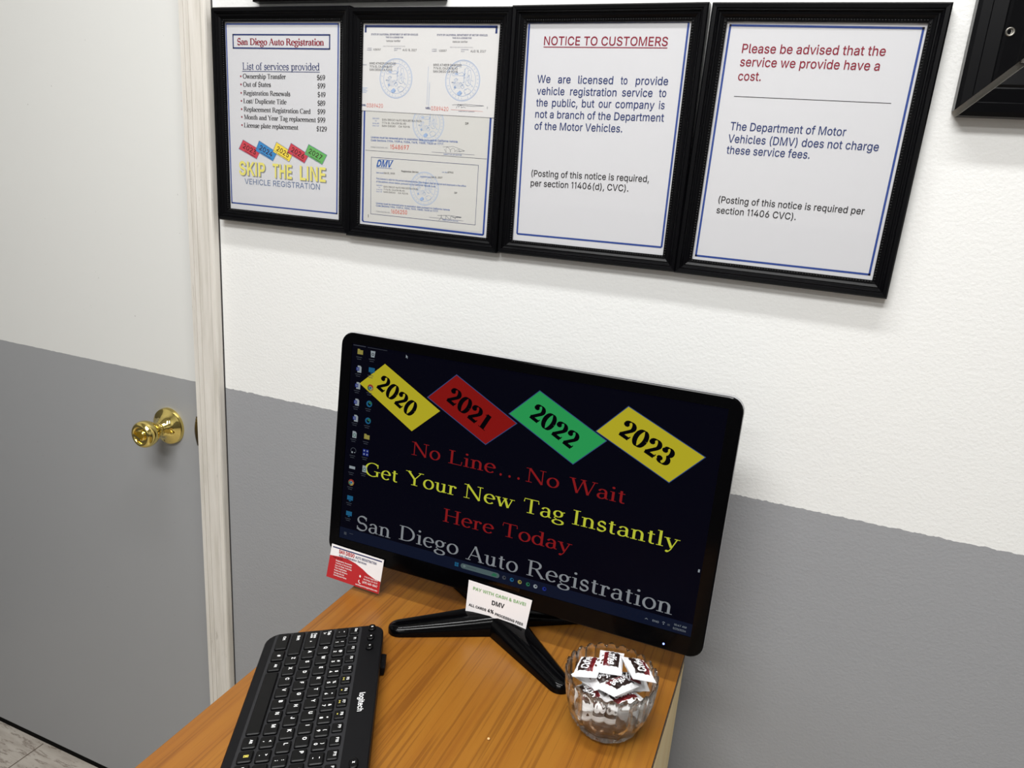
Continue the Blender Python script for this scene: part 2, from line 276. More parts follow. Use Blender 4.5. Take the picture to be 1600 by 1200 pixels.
# ------------------------------------------------------------------ lettering
# sans alphabet: character number, advance, x, y of each corner (1/1000 em), corners of each triangle
SAN_TABLE = [
(33, 196, [67,160,63,509,132,509,128,160,98,-4,81,-1,66,9,56,24,52,41,56,58,66,73,81,83,98,86,116,83,130,73,140,58,143,41,140,24,130,9,116,-1], [10,9,8,14,13,12,10,8,6,8,7,6,4,19,18,16,12,4,6,4,10,6,5,4,18,17,16,16,15,14,16,14,12,3,2,1,12,11,10,4,18,16,10,4,12,3,1,0]),
(34, 321, [78,318,70,509,136,509,128,318,193,318,185,509,250,509,243,318], [0,3,2,4,7,6,0,2,1,4,6,5]),
(35, 440, [242,0,326,509,377,509,294,0,10,140,19,192,400,192,391,140,64,0,147,509,198,509,115,0,40,316,49,368,429,368,421,316,273,192,325,192,317,140,265,140,86,140,95,192,146,192,138,140,124,368,175,368,303,368,354,368,345,316,294,316,167,316,115,316], [25,29,26,23,19,22,11,23,20,3,18,19,24,13,31,9,24,25,21,5,20,27,1,26,23,22,21,22,30,31,8,11,20,20,23,21,29,16,17,28,15,27,29,28,26,5,4,20,16,22,19,28,29,17,28,27,26,18,16,19,7,6,17,30,29,25,21,22,31,10,9,25,24,31,30,0,3,19,15,14,27,24,30,25,27,2,1,16,18,17,13,12,31,18,7,17]),
(36, 447, [202,-74,202,583,244,583,244,-74,172,-4,128,9,91,31,64,60,46,96,38,137,104,137,110,110,123,88,142,71,166,59,194,52,257,52,286,60,311,74,329,92,341,114,346,139,342,161,332,179,316,193,296,205,128,260,86,289,60,326,52,372,58,413,75,448,102,476,138,498,180,511,275,511,316,498,351,476,377,449,394,415,401,378,337,378,326,412,302,437,267,453,194,456,167,448,145,435,129,418,118,398,115,376,119,352,131,334,148,319,169,308,312,264,336,252,359,238,379,220,395,198,405,171,408,139,403,99,386,64,360,34,323,11,278,-4,202,-7,202,51,244,51,244,222,202,234,202,513,244,514,244,456,202,456,202,297,244,285,244,-7], [50,49,30,21,20,62,55,77,70,36,35,44,5,4,14,32,31,48,65,64,18,17,65,18,19,18,64,66,65,17,51,50,29,21,60,22,32,48,47,73,72,74,39,38,42,26,71,54,71,68,70,74,72,75,37,43,42,56,55,25,4,67,15,49,31,30,47,46,33,28,27,52,42,41,39,58,57,23,73,2,1,68,69,70,29,28,51,31,49,48,8,7,11,67,78,69,64,63,19,35,73,74,12,11,7,6,13,12,0,3,78,41,40,39,25,55,70,72,34,45,59,23,22,37,36,43,34,33,46,14,4,15,53,26,54,28,52,51,53,52,27,59,58,23,73,1,72,5,14,13,38,37,42,44,43,36,45,34,46,76,71,77,19,63,20,7,6,12,23,57,24,77,74,76,67,0,78,68,67,69,71,70,77,66,17,16,62,61,21,27,26,53,75,76,74,29,50,30,11,10,8,63,62,20,6,5,13,76,54,71,33,32,47,15,67,68,61,60,21,24,56,25,35,74,44,72,45,75,10,9,8,60,59,22,78,16,69,78,66,16,57,56,24]),
(37, 676, [175,283,146,286,121,297,101,314,86,335,78,360,75,388,75,412,78,440,87,464,101,486,121,503,146,513,175,517,206,513,230,503,250,486,264,464,273,440,276,412,276,388,273,360,264,335,250,314,230,297,205,286,175,327,198,332,212,346,221,365,223,388,223,412,221,435,213,454,198,468,175,473,153,468,138,454,130,435,127,412,127,388,130,365,138,346,153,332,501,-10,471,-6,446,5,426,21,412,43,403,68,400,95,400,120,403,147,412,172,427,194,447,210,471,221,501,225,531,221,556,210,576,194,590,172,598,147,601,120,601,95,598,68,589,43,575,21,555,5,531,-6,501,35,523,39,538,53,546,73,549,95,549,120,546,142,538,162,524,176,501,180,479,176,464,162,456,142,453,120,453,95,455,73,464,53,479,39,132,0,482,509,540,509,191,0], [20,31,30,77,76,61,1,26,43,39,38,8,58,57,79,62,61,76,4,3,42,24,23,28,32,31,18,17,16,33,31,19,18,62,76,75,79,78,58,47,46,86,22,21,29,84,49,85,51,50,84,89,88,91,78,77,59,67,66,72,8,7,39,46,87,86,60,59,77,68,72,71,61,60,77,89,91,90,68,67,72,83,82,52,44,69,70,22,29,28,70,69,71,20,19,31,21,30,29,75,64,63,73,72,66,23,22,28,15,14,34,63,62,75,6,5,40,74,73,65,53,82,81,7,6,40,5,4,41,12,11,36,79,56,80,41,4,42,50,49,84,55,54,81,37,10,9,57,56,79,48,47,86,86,85,48,9,8,38,52,51,83,25,24,27,14,13,35,80,55,81,53,52,82,69,68,71,54,53,81,59,58,78,45,70,87,64,75,74,2,1,43,51,84,83,16,15,33,13,12,35,11,37,36,38,37,9,21,20,30,25,27,26,46,45,87,49,48,85,45,44,70,33,15,34,14,35,34,18,17,32,7,40,39,66,65,73,1,0,26,3,2,42,40,5,41,0,25,26,56,55,80,43,42,2,12,36,35,24,28,27,33,32,17,64,74,65,11,10,37]),
(38, 448, [197,-7,150,-2,110,12,78,34,54,62,39,96,34,133,37,163,47,189,63,213,85,235,237,352,246,363,255,375,260,389,262,405,258,427,245,445,226,457,201,461,184,459,168,453,155,444,145,431,139,416,137,399,139,380,145,363,155,346,438,0,364,0,102,319,87,344,78,370,75,398,79,430,91,458,109,481,134,499,165,510,200,513,235,510,266,499,290,482,308,459,320,433,324,404,322,382,315,362,305,342,291,325,275,308,128,195,110,174,100,154,97,131,100,108,109,87,124,70,143,57,166,49,193,46,223,50,251,59,278,75,336,151,346,186,349,224,408,224,405,180,397,144,385,115,371,92,305,23,271,7,234,-3,182,310,135,275,219,266,172,231,292,87,327,134,366,87,328,43], [71,65,81,36,35,24,47,46,15,7,6,55,15,46,45,16,43,17,10,9,53,7,55,54,9,8,53,78,79,81,5,4,56,61,0,62,55,5,56,77,79,76,16,15,45,24,35,25,40,39,20,83,82,80,3,2,58,0,75,62,8,7,54,68,67,69,22,37,23,28,77,76,77,10,52,1,0,60,20,19,40,71,70,65,82,72,81,33,32,26,75,74,62,14,13,48,32,31,27,49,48,13,59,2,1,79,80,81,4,57,56,50,12,11,8,54,53,17,42,18,50,49,12,39,21,20,45,44,16,31,28,27,44,43,16,49,13,12,62,74,63,35,34,25,26,32,27,64,63,73,78,11,76,78,51,11,82,81,80,31,77,28,38,22,21,42,41,18,83,30,82,59,58,2,47,15,14,36,24,23,30,29,82,60,59,1,70,69,66,41,40,19,77,52,79,61,60,0,73,83,64,47,14,48,34,33,25,72,71,81,6,5,55,67,66,69,39,38,21,74,73,63,37,36,23,38,37,22,76,79,78,26,25,33,19,18,41,51,50,11,43,42,17,70,66,65,3,58,57,4,3,57,10,53,52,83,80,64]),
(39, 206, [78,318,70,509,136,509,128,318], [0,3,2,0,2,1]),
(40, 273, [89,207,101,324,132,441,153,494,177,539,236,539,212,485,174,370,154,258,151,207,160,115,188,16,236,-96,177,-96,139,-21,111,55,95,131], [6,5,4,0,16,9,14,13,11,1,0,8,3,2,6,7,6,2,16,15,10,11,10,15,13,12,11,2,1,7,16,10,9,1,8,7,4,3,6,9,8,0,15,14,11]),
(41, 273, [37,-96,86,18,113,116,122,207,119,258,99,370,62,485,37,539,97,539,121,494,142,441,173,323,184,207,178,130,161,53,134,-22,97,-96], [15,14,1,9,8,6,14,13,2,13,12,3,0,16,1,8,7,6,14,2,1,11,10,5,5,10,6,12,11,4,16,15,1,3,12,4,10,9,6,3,2,13,5,4,11]),
(42, 453, [201,223,206,331,114,272,89,315,186,365,89,415,114,459,206,400,201,509,250,509,246,400,337,459,362,415,266,365,362,315,337,272,246,331,250,223], [4,3,1,15,14,16,1,16,13,9,8,7,6,5,7,12,11,10,7,4,10,13,12,10,1,17,16,4,1,13,10,4,13,14,13,16,1,0,17,5,4,7,10,9,7,3,2,1]),
(43, 453, [198,34,198,364,255,364,255,34,61,172,61,226,391,226,391,172,198,226,255,226,255,172,198,172], [11,3,10,11,0,3,5,4,11,10,7,6,10,6,9,11,9,8,11,10,9,8,5,11,2,1,8,9,2,8]),
(44, 188, [38,-119,68,71,137,71,84,-119], [3,2,1,3,1,0]),
(45, 453, [337,244,337,188,114,188,114,244], [0,3,2,0,2,1]),
(46, 188, [95,-4,78,-1,63,9,53,24,50,41,53,59,63,73,78,83,95,87,113,83,128,73,138,59,141,41,138,24,128,9,113,-1], [0,14,12,4,2,6,6,5,4,8,7,6,8,10,9,0,15,14,8,6,0,12,10,8,12,14,13,1,0,2,0,12,8,2,0,6,12,11,10,4,3,2]),
(47, 249, [235,533,71,-76,14,-76,178,533], [1,0,3,1,3,2]),
(48, 453, [227,-7,174,1,130,24,95,62,69,113,53,178,48,254,53,330,69,395,95,447,130,484,174,508,227,516,279,508,323,484,358,447,384,395,400,330,405,254,400,178,384,113,359,62,323,24,279,1,227,50,261,56,290,74,313,103,330,144,340,194,344,254,340,314,330,365,313,405,290,435,261,453,227,460,192,453,163,435,140,405,123,365,113,314,109,254,113,194,123,144,140,103,163,74,192,56], [7,41,40,15,34,33,23,22,25,46,45,3,11,37,36,7,6,41,3,2,46,17,32,31,14,35,34,29,28,19,19,18,29,27,20,28,0,23,24,5,4,44,1,0,24,18,31,30,43,5,44,4,3,45,9,39,38,25,24,23,22,21,26,18,30,29,20,19,28,9,8,39,21,20,27,8,7,40,10,9,38,8,40,39,22,26,25,27,26,21,32,16,33,18,17,31,42,41,6,15,14,34,14,13,35,42,6,43,16,15,33,13,12,36,10,38,37,2,47,46,12,11,36,24,47,1,2,1,47,17,16,32,11,10,37,6,5,43,13,36,35,44,4,45]),
(49, 453, [76,0,76,55,391,55,391,0,276,509,212,448,209,448,86,358,86,427,198,509,276,55,212,55], [8,7,6,1,0,11,5,10,4,9,6,5,3,2,10,5,11,10,4,9,5,0,3,11,11,3,10,9,8,6]),
(50, 453, [64,0,64,47,282,282,299,305,311,327,318,348,320,371,317,397,308,419,293,436,273,449,250,457,224,460,196,457,172,447,153,433,139,413,130,390,127,362,66,362,71,405,86,442,111,473,143,496,182,511,225,516,268,511,306,497,337,474,361,445,376,411,381,372,378,345,371,318,357,290,336,259,153,60,153,57,389,57,389,0], [25,24,13,21,20,16,31,30,6,3,34,4,0,39,37,27,26,10,1,37,36,5,32,6,30,29,7,9,27,10,39,38,37,34,33,4,22,21,16,36,35,2,10,26,11,29,28,8,28,9,8,23,22,15,20,17,16,23,15,14,8,7,29,6,30,7,2,35,3,35,34,3,2,1,36,25,13,12,24,23,14,20,19,17,24,14,13,1,0,37,5,4,33,26,25,11,22,16,15,32,31,6,19,18,17,28,27,9,25,12,11,33,32,5]),
(51, 453, [218,-7,173,-3,133,10,98,30,70,57,52,91,44,132,109,132,115,107,126,87,144,71,165,59,191,52,219,50,248,53,275,61,297,74,315,93,325,116,329,145,326,172,316,196,299,217,275,234,242,244,157,248,157,299,288,448,288,452,70,452,70,509,372,509,372,461,264,288,308,276,344,253,371,222,387,186,393,145,387,103,370,66,344,36,309,12,266,-2,221,289], [31,30,28,14,43,15,41,40,17,0,43,14,2,1,11,42,41,16,11,10,2,1,0,12,0,14,13,16,15,42,43,42,15,20,36,21,30,29,28,3,2,10,22,34,23,26,25,44,4,3,9,11,1,12,18,39,19,37,36,20,25,24,44,38,37,19,8,7,5,39,38,19,12,0,13,7,6,5,36,35,21,44,24,33,44,27,26,37,20,19,32,31,28,24,23,33,5,4,8,40,39,18,40,18,17,35,34,22,34,33,23,3,10,9,35,22,21,41,17,16,27,32,28,44,32,27,8,4,9]),
(52, 453, [40,105,40,158,247,509,311,509,109,166,109,163,413,163,413,105,282,0,282,318,343,318,343,0,282,105,282,163,343,163,343,105], [1,0,5,12,8,11,13,5,12,4,1,5,2,1,4,10,9,13,13,12,15,5,0,12,12,11,15,15,7,6,14,10,13,4,3,2,13,15,14,15,6,14]),
(53, 453, [221,-7,178,-2,140,11,108,32,83,60,66,93,60,130,122,130,127,108,138,89,154,73,173,60,196,52,221,50,250,53,276,64,298,82,314,104,324,131,328,162,324,193,314,221,297,244,275,262,248,273,218,277,192,275,167,268,145,258,128,246,67,253,96,509,366,509,366,452,151,452,134,301,136,301,155,315,178,325,203,331,229,334,263,330,294,321,321,306,345,285,364,260,379,231,388,199,391,163,385,117,369,76,343,41,309,15,268,-1], [26,37,27,20,46,21,50,49,18,34,33,32,53,15,14,1,0,12,40,39,25,2,1,11,3,2,10,17,16,51,25,39,26,10,2,11,43,42,23,52,51,16,8,4,9,12,11,1,42,24,23,35,29,28,41,40,24,51,50,17,35,34,31,30,29,35,36,28,27,4,3,9,38,37,26,42,41,24,0,53,14,49,19,18,0,14,13,37,36,27,13,12,0,40,25,24,5,4,8,9,3,10,15,52,16,7,6,5,19,47,20,50,18,17,53,52,15,48,47,19,49,48,19,34,32,31,43,23,22,46,45,21,44,43,22,36,35,28,45,44,22,31,30,35,47,46,20,45,22,21,39,38,26,8,7,5]),
(54, 453, [226,-7,182,-1,142,15,109,40,84,74,69,115,64,162,68,199,80,239,102,285,252,509,322,509,179,299,196,307,214,312,235,314,278,309,316,295,346,271,370,240,384,201,389,157,384,112,368,73,343,39,310,14,271,-2,226,48,254,52,279,63,299,79,314,101,324,128,327,157,324,187,314,213,299,235,279,251,254,262,226,265,198,262,174,252,153,235,138,214,128,188,125,158,128,128,138,102,153,79,174,63,198,52,174,295], [39,13,40,33,21,34,7,6,44,26,25,29,14,13,39,23,22,31,4,47,46,25,24,30,4,3,47,9,8,42,43,42,8,10,9,51,6,5,45,3,2,48,47,3,48,8,44,43,19,35,34,41,12,51,51,11,10,16,38,37,29,25,30,16,15,38,24,23,31,20,19,34,12,41,40,42,41,9,26,29,28,2,1,49,0,28,27,21,33,32,21,20,34,50,49,1,31,22,32,15,39,38,48,2,49,31,30,24,51,9,41,5,4,46,46,45,5,27,50,0,13,12,40,19,18,35,36,17,37,17,16,37,22,21,32,1,0,50,35,18,36,8,7,44,18,17,36,44,6,45,15,14,39,0,26,28]),
(55, 453, [97,0,323,448,323,452,62,452,62,509,391,509,391,449,165,0], [0,7,1,7,6,1,6,5,2,5,4,2,6,2,1,4,3,2]),
(56, 453, [226,-7,178,-2,136,11,101,33,74,62,57,96,52,135,55,166,65,195,81,220,101,241,125,256,153,265,153,267,119,282,93,308,76,342,70,380,75,417,90,450,114,477,146,498,184,511,226,516,269,511,306,498,337,477,361,450,377,417,382,380,376,342,359,308,333,282,300,267,300,265,327,256,351,241,372,220,387,195,397,166,401,135,395,96,378,62,352,33,317,11,275,-2,226,49,258,52,285,60,307,74,323,91,333,113,337,139,333,165,322,189,305,208,283,223,256,232,226,235,196,232,169,223,147,208,130,189,119,165,115,139,119,113,129,91,145,74,167,60,195,52,226,290,252,292,274,300,293,313,307,330,316,351,319,376,316,399,308,420,294,437,275,449,252,457,226,460,200,457,177,449,159,437,145,420,136,399,133,376,136,351,145,330,159,313,178,300,201,292], [7,64,63,50,49,43,12,11,60,56,34,57,72,71,33,87,86,19,44,43,49,44,49,48,43,42,50,87,17,88,13,92,91,35,34,56,2,1,68,17,16,88,30,29,76,26,25,79,78,77,27,16,15,89,68,1,69,18,17,87,79,78,26,29,28,77,37,36,54,75,74,31,42,41,51,34,71,57,25,24,80,46,0,47,29,77,76,79,25,80,93,92,13,21,20,85,23,22,83,75,30,76,40,39,52,90,14,91,62,8,63,39,38,53,38,37,54,16,89,88,12,59,93,0,46,69,32,31,74,31,30,75,7,6,64,8,7,63,20,19,86,85,20,86,81,23,82,3,67,66,19,18,87,34,33,71,28,27,77,22,21,84,45,44,48,24,23,81,68,67,2,50,42,51,33,73,72,83,22,84,13,12,93,66,65,4,38,54,53,27,26,78,65,6,5,12,60,59,81,80,24,74,73,32,10,62,61,83,82,23,71,70,58,41,40,51,5,4,65,1,0,69,67,3,2,70,93,58,73,33,32,11,61,60,6,65,64,57,71,58,40,52,51,21,85,84,59,58,93,14,13,91,10,9,62,55,35,56,0,45,47,15,14,90,11,10,61,89,15,90,53,52,39,36,35,55,9,8,62,4,3,66,48,47,45,54,36,55]),
(57, 453, [226,516,271,510,310,494,343,468,368,434,384,393,389,347,385,309,373,270,350,224,200,0,130,0,273,210,257,202,238,196,218,195,175,199,137,214,106,237,83,269,68,307,64,352,69,397,85,436,110,469,143,494,182,510,226,460,199,457,174,446,154,429,138,407,129,381,125,352,129,322,138,295,154,274,174,257,199,247,226,243,254,247,279,257,299,273,314,295,324,321,327,350,324,381,314,407,299,429,279,446,254,457,278,214], [15,14,39,28,26,29,48,2,49,43,8,44,51,41,40,46,45,5,47,46,4,51,9,41,49,1,50,8,7,44,6,5,45,23,22,31,30,24,31,44,6,45,16,38,37,7,6,44,21,34,33,14,13,39,2,1,49,18,17,36,24,23,31,28,27,0,32,21,33,25,24,30,36,17,37,43,9,8,20,19,34,22,21,32,5,4,46,48,47,3,22,32,31,9,42,41,39,13,40,21,20,34,9,43,42,0,26,28,4,3,47,51,11,10,12,51,40,16,15,38,19,35,34,3,2,48,19,18,35,10,9,51,25,30,29,26,25,29,17,16,37,18,36,35,13,12,40,1,0,50,27,50,0,38,15,39]),
(58, 188, [95,-4,78,-1,63,9,53,24,50,41,53,59,63,73,78,83,95,87,113,83,128,73,138,59,141,41,138,24,128,9,113,-1,95,271,78,274,63,284,53,299,50,316,53,334,63,349,78,359,95,362,113,359,128,349,138,334,141,316,138,299,128,284,113,274], [4,3,2,6,5,4,14,13,12,2,1,0,10,9,8,16,30,28,2,0,6,30,29,28,28,27,26,16,31,30,16,28,24,22,21,20,18,16,24,26,25,24,26,24,28,6,0,8,22,20,18,0,15,14,12,11,10,24,22,18,12,10,8,18,17,16,6,4,2,8,0,12,8,7,6,24,23,22,20,19,18,0,14,12]),
(59, 188, [38,-119,68,71,137,71,84,-119,103,271,86,274,71,284,61,299,58,316,61,334,71,349,86,359,103,362,121,359,136,349,146,334,149,316,146,299,136,284,121,274], [12,11,10,4,16,12,8,7,6,3,1,0,6,5,4,12,10,6,16,15,14,14,13,12,6,4,12,10,8,6,4,19,18,10,9,8,18,17,16,4,18,16,16,14,12,3,2,1]),
(60, 453, [65,178,65,220,388,383,388,316,388,81,388,15,144,201,144,197], [3,2,6,1,0,6,2,1,6,0,5,7,0,7,6,5,4,7]),
(61, 453, [72,245,72,301,381,301,381,245,72,97,72,153,381,153,381,97], [6,5,4,2,1,0,6,4,7,2,0,3]),
(62, 453, [387,178,65,15,65,81,65,316,65,383,387,220,308,197,308,201], [5,4,7,6,1,0,5,7,0,6,2,1,4,3,7,7,6,0]),
(63, 358, [132,152,134,200,141,230,153,252,168,269,230,314,247,334,258,357,262,384,259,406,250,425,237,441,220,452,200,459,178,462,157,459,137,453,120,441,106,425,96,404,92,378,27,378,33,418,49,452,73,479,103,499,138,511,178,516,219,511,255,498,284,478,306,451,319,418,324,382,319,344,306,311,284,284,219,235,207,221,200,205,195,185,194,152,164,-4,146,-1,131,9,121,24,118,41,121,58,131,73,146,83,164,86,181,83,196,73,206,58,209,41,206,24,196,9,181,-1], [31,30,10,56,55,54,1,40,39,52,51,50,29,28,12,13,27,14,26,25,16,32,31,9,54,53,52,24,18,17,25,17,16,48,42,50,1,0,40,36,6,5,29,12,11,44,42,48,2,1,39,38,37,4,28,13,12,42,56,50,37,36,5,0,41,40,30,29,11,32,9,8,10,30,11,7,34,8,56,54,52,42,57,56,44,43,42,5,4,37,46,45,44,23,22,19,50,49,48,3,39,38,48,47,46,25,24,17,48,46,44,35,7,6,27,15,14,33,32,8,28,27,13,15,26,16,4,3,38,20,19,22,27,26,15,9,31,10,3,2,39,36,35,6,35,34,7,24,23,18,22,21,20,34,33,8,23,19,18,52,50,56]),
(64, 676, [355,-135,284,-130,221,-114,167,-88,122,-53,87,-8,61,46,45,109,40,179,46,248,61,309,87,363,123,408,167,444,220,470,281,486,349,492,415,486,472,469,522,442,562,407,594,366,617,319,631,268,635,215,631,142,625,107,615,76,599,49,579,28,551,15,517,11,497,12,476,17,457,24,441,36,429,50,423,68,420,68,408,48,388,30,361,17,326,13,285,18,251,35,224,62,204,96,192,137,188,182,193,226,207,265,228,297,257,322,291,338,330,343,360,340,385,331,404,319,416,306,419,306,419,335,474,335,474,110,476,91,485,74,499,63,518,59,540,63,557,76,568,97,576,127,581,215,577,259,567,301,548,339,523,373,490,402,450,424,402,438,347,442,292,438,242,424,199,402,164,372,135,334,115,289,102,236,98,178,102,119,115,66,135,21,165,-17,201,-46,246,-68,298,-81,357,-85,385,-84,436,-75,489,-59,504,-107,464,-120,411,-131,329,65,359,68,382,78,400,95,412,118,419,148,422,185,419,221,411,249,399,269,381,282,358,289,331,292,305,288,283,277,265,260,252,239,244,213,242,185,244,154,251,125,262,101,279,81,301,69], [20,19,75,106,105,37,90,89,6,45,124,123,120,119,48,15,81,80,114,54,115,23,22,72,10,85,84,46,45,123,43,42,125,4,91,90,61,60,59,57,56,112,103,40,104,49,119,118,76,18,77,17,78,77,109,61,110,62,109,108,44,125,124,16,80,79,61,59,110,5,4,90,6,5,90,18,17,77,103,102,41,64,63,37,72,22,73,13,12,83,28,27,69,75,74,20,21,20,74,16,79,78,51,50,117,9,8,86,106,37,62,102,42,41,15,14,81,0,95,94,28,69,68,71,70,25,44,43,125,101,100,97,52,51,116,12,84,83,107,106,62,62,37,63,115,52,116,104,38,105,7,89,88,100,99,98,12,11,84,39,38,104,40,39,104,8,87,86,50,118,117,1,94,93,45,44,124,0,101,96,9,86,85,41,40,103,24,23,71,49,48,119,16,15,80,42,102,125,2,1,93,32,31,66,55,114,113,19,18,76,17,16,78,3,92,91,51,117,116,59,58,111,34,33,65,97,100,98,74,73,21,56,113,112,50,49,118,27,26,69,30,29,67,29,28,68,66,30,67,34,65,64,75,19,76,0,96,95,14,13,82,108,107,62,35,34,64,53,52,115,55,54,114,56,55,113,8,88,87,26,70,69,97,96,101,71,23,72,25,24,71,54,53,115,58,57,112,121,120,48,46,123,122,38,37,105,31,30,66,58,112,111,22,21,73,7,6,89,2,93,92,33,32,65,3,2,92,59,111,110,48,47,121,13,83,82,62,61,109,1,0,94,121,47,122,4,3,91,32,66,65,82,81,14,37,36,64,10,9,85,8,7,88,47,46,122,26,25,70,68,67,29,36,35,64,11,10,84]),
(65, 480, [16,0,201,509,276,509,463,0,395,0,201,333,85,0,239,456,154,199,324,199,344,142,135,142], [1,0,5,1,5,7,11,9,8,10,3,9,2,1,7,8,5,0,0,6,11,4,3,10,7,9,2,3,2,9,9,11,10,11,8,0]),
(66, 456, [60,0,60,509,289,504,329,491,359,469,381,442,394,410,398,374,395,344,387,320,373,301,356,286,336,275,315,267,315,262,339,257,363,245,385,227,402,203,414,173,418,136,413,100,400,67,377,39,344,18,301,4,247,0,125,57,245,57,296,63,330,80,349,105,355,137,352,161,342,184,327,203,306,218,279,228,248,231,125,231,125,285,238,285,265,288,288,296,308,309,323,326,333,348,336,372,330,403,313,429,283,446,240,452,125,452], [20,19,32,26,25,28,5,49,48,40,1,39,22,21,31,2,1,52,12,45,44,17,16,35,40,52,1,45,10,46,18,34,33,23,22,30,9,8,46,31,30,22,0,27,39,3,49,4,41,38,42,25,24,29,47,46,8,49,5,4,13,12,44,51,2,52,37,36,14,21,32,31,12,11,45,28,27,26,15,14,36,19,18,33,16,15,35,8,7,47,47,6,48,40,39,41,38,37,42,0,26,27,34,17,35,21,20,32,24,23,30,6,5,48,25,29,28,51,50,2,18,17,34,10,9,46,13,44,43,1,0,39,30,29,24,50,49,3,35,15,36,14,13,42,11,10,45,19,33,32,7,6,47,42,37,14,13,43,42,50,3,2,39,38,41]),
(67, 510, [267,-7,205,1,150,25,104,63,70,115,48,179,40,254,48,329,70,393,104,445,150,484,205,508,267,516,305,513,340,504,373,490,402,471,427,447,448,418,463,385,473,348,408,348,401,373,389,395,375,413,357,428,337,440,315,449,292,454,267,456,223,450,184,432,150,403,125,364,109,314,103,254,109,194,125,145,151,105,184,76,223,59,267,53,292,55,315,60,337,69,357,81,375,96,389,114,401,136,408,160,473,160,463,124,448,91,428,62,402,38,373,19,341,5,305,-4], [1,40,39,4,3,38,0,41,40,37,36,5,21,20,19,19,18,22,22,18,23,27,13,28,51,50,49,57,56,43,9,8,32,26,14,27,17,24,23,0,57,42,53,52,47,30,29,12,46,53,47,10,9,31,17,16,24,1,0,40,12,11,30,22,21,19,54,53,46,15,14,26,7,6,34,8,7,33,49,48,51,31,9,32,6,5,36,14,13,27,29,28,12,4,38,37,11,31,30,56,44,43,16,25,24,16,15,25,52,48,47,6,36,35,55,45,44,5,4,37,3,2,38,55,54,45,57,43,42,18,17,23,34,33,7,11,10,31,34,6,35,33,32,8,52,51,48,25,15,26,38,2,39,13,12,28,2,1,39,56,55,44,54,46,45,0,42,41]),
(68, 502, [219,0,215,57,272,63,318,81,354,110,379,149,394,198,399,255,394,312,379,361,354,399,320,428,275,446,221,452,225,509,294,501,353,478,399,441,433,391,455,329,462,255,455,181,433,119,398,68,351,31,291,8,60,0,60,509,125,452,125,57], [28,14,27,10,16,11,28,13,14,16,15,11,6,5,21,11,15,12,28,27,26,18,17,10,5,4,22,18,10,9,6,20,7,25,3,2,19,18,9,20,19,8,4,3,24,24,23,4,15,14,12,20,8,7,22,21,5,26,0,29,14,13,12,26,29,28,23,22,4,9,8,19,0,1,29,2,1,0,25,24,3,21,20,6,17,16,10,0,25,2]),
(69, 419, [60,0,60,509,372,509,372,452,125,452,125,286,355,286,355,229,125,229,125,57,375,57,375,0], [11,10,9,3,2,4,8,5,1,2,1,4,1,0,8,8,7,6,0,11,9,8,6,5,0,9,8,5,4,1]),
(70, 410, [60,0,60,509,369,509,369,452,125,452,125,278,346,278,346,221,125,221,125,0], [0,8,5,8,6,5,8,7,6,1,0,5,5,4,1,4,3,2,4,2,1,0,9,8]),
(71, 520, [269,-7,205,1,149,25,104,64,69,116,47,179,40,254,47,329,69,393,103,445,149,484,203,508,265,516,304,513,340,504,374,489,403,469,429,445,449,416,465,384,474,349,408,349,399,372,387,393,373,411,356,427,337,439,315,448,291,454,265,456,222,450,183,432,150,404,125,364,109,314,103,254,109,194,125,145,151,105,184,76,224,59,269,53,309,57,345,71,374,93,396,123,410,160,283,199,283,256,478,256,478,200,471,141,451,91,419,50,377,19,326,0,414,199], [5,37,36,48,47,56,6,36,35,9,8,32,3,2,38,49,48,56,23,22,18,7,6,34,42,55,43,45,51,46,4,38,37,32,31,10,28,12,29,21,20,19,2,39,38,12,30,29,53,52,44,13,28,27,27,26,14,8,7,33,1,40,39,6,5,36,24,16,25,55,54,43,19,18,22,33,7,34,44,52,45,6,35,34,18,17,23,2,1,39,4,3,38,50,49,56,10,9,32,22,21,19,13,12,28,54,53,44,50,56,46,14,13,27,25,15,26,0,42,41,54,44,43,30,11,31,40,0,41,52,51,45,16,15,25,51,50,46,15,14,26,0,55,42,17,16,24,11,10,31,12,11,30,23,17,24,1,0,40,32,8,33,5,4,37]),
(72, 517, [60,0,60,509,125,509,125,289,392,289,392,509,457,509,457,0,392,0,392,232,125,232,125,0], [3,1,10,3,10,9,4,9,6,3,2,1,1,0,10,0,11,10,6,5,4,9,8,7,4,3,9,9,7,6]),
(73, 300, [31,0,31,57,118,57,118,452,31,452,31,509,269,509,269,452,183,452,183,57,269,57,269,0], [8,6,3,11,10,9,1,0,2,8,7,6,5,4,3,0,11,2,9,3,2,6,5,3,2,11,9,9,8,3]),
(74, 396, [185,-7,124,3,75,33,44,81,33,145,33,173,98,173,98,145,104,104,122,74,149,56,185,50,220,56,248,74,266,104,272,145,272,509,336,509,336,145,326,81,294,33,246,3], [0,21,12,21,13,12,4,3,8,0,12,11,2,1,9,11,10,0,5,4,7,14,18,15,7,6,5,17,16,15,20,19,14,19,18,14,2,9,8,4,8,7,14,13,20,1,0,10,21,20,13,3,2,8,18,17,15,10,9,1]),
(75, 467, [364,509,448,509,60,0,60,509,125,509,125,0,372,0,449,0,124,242,125,167,198,245,243,288], [6,7,11,3,2,8,1,0,11,8,4,3,2,5,9,10,6,11,2,9,8,0,8,11,8,9,10,8,10,11]),
(76, 393, [60,0,60,509,125,509,125,57,361,57,361,0], [3,1,0,5,4,3,0,5,3,3,2,1]),
(77, 628, [60,0,60,509,152,509,476,509,568,509,568,0,504,0,342,0,286,0,122,0,315,73,507,437,119,436], [10,2,12,11,3,10,11,5,4,8,7,10,11,4,3,0,9,12,2,1,12,1,0,12,7,11,10,12,8,10,11,6,5]),
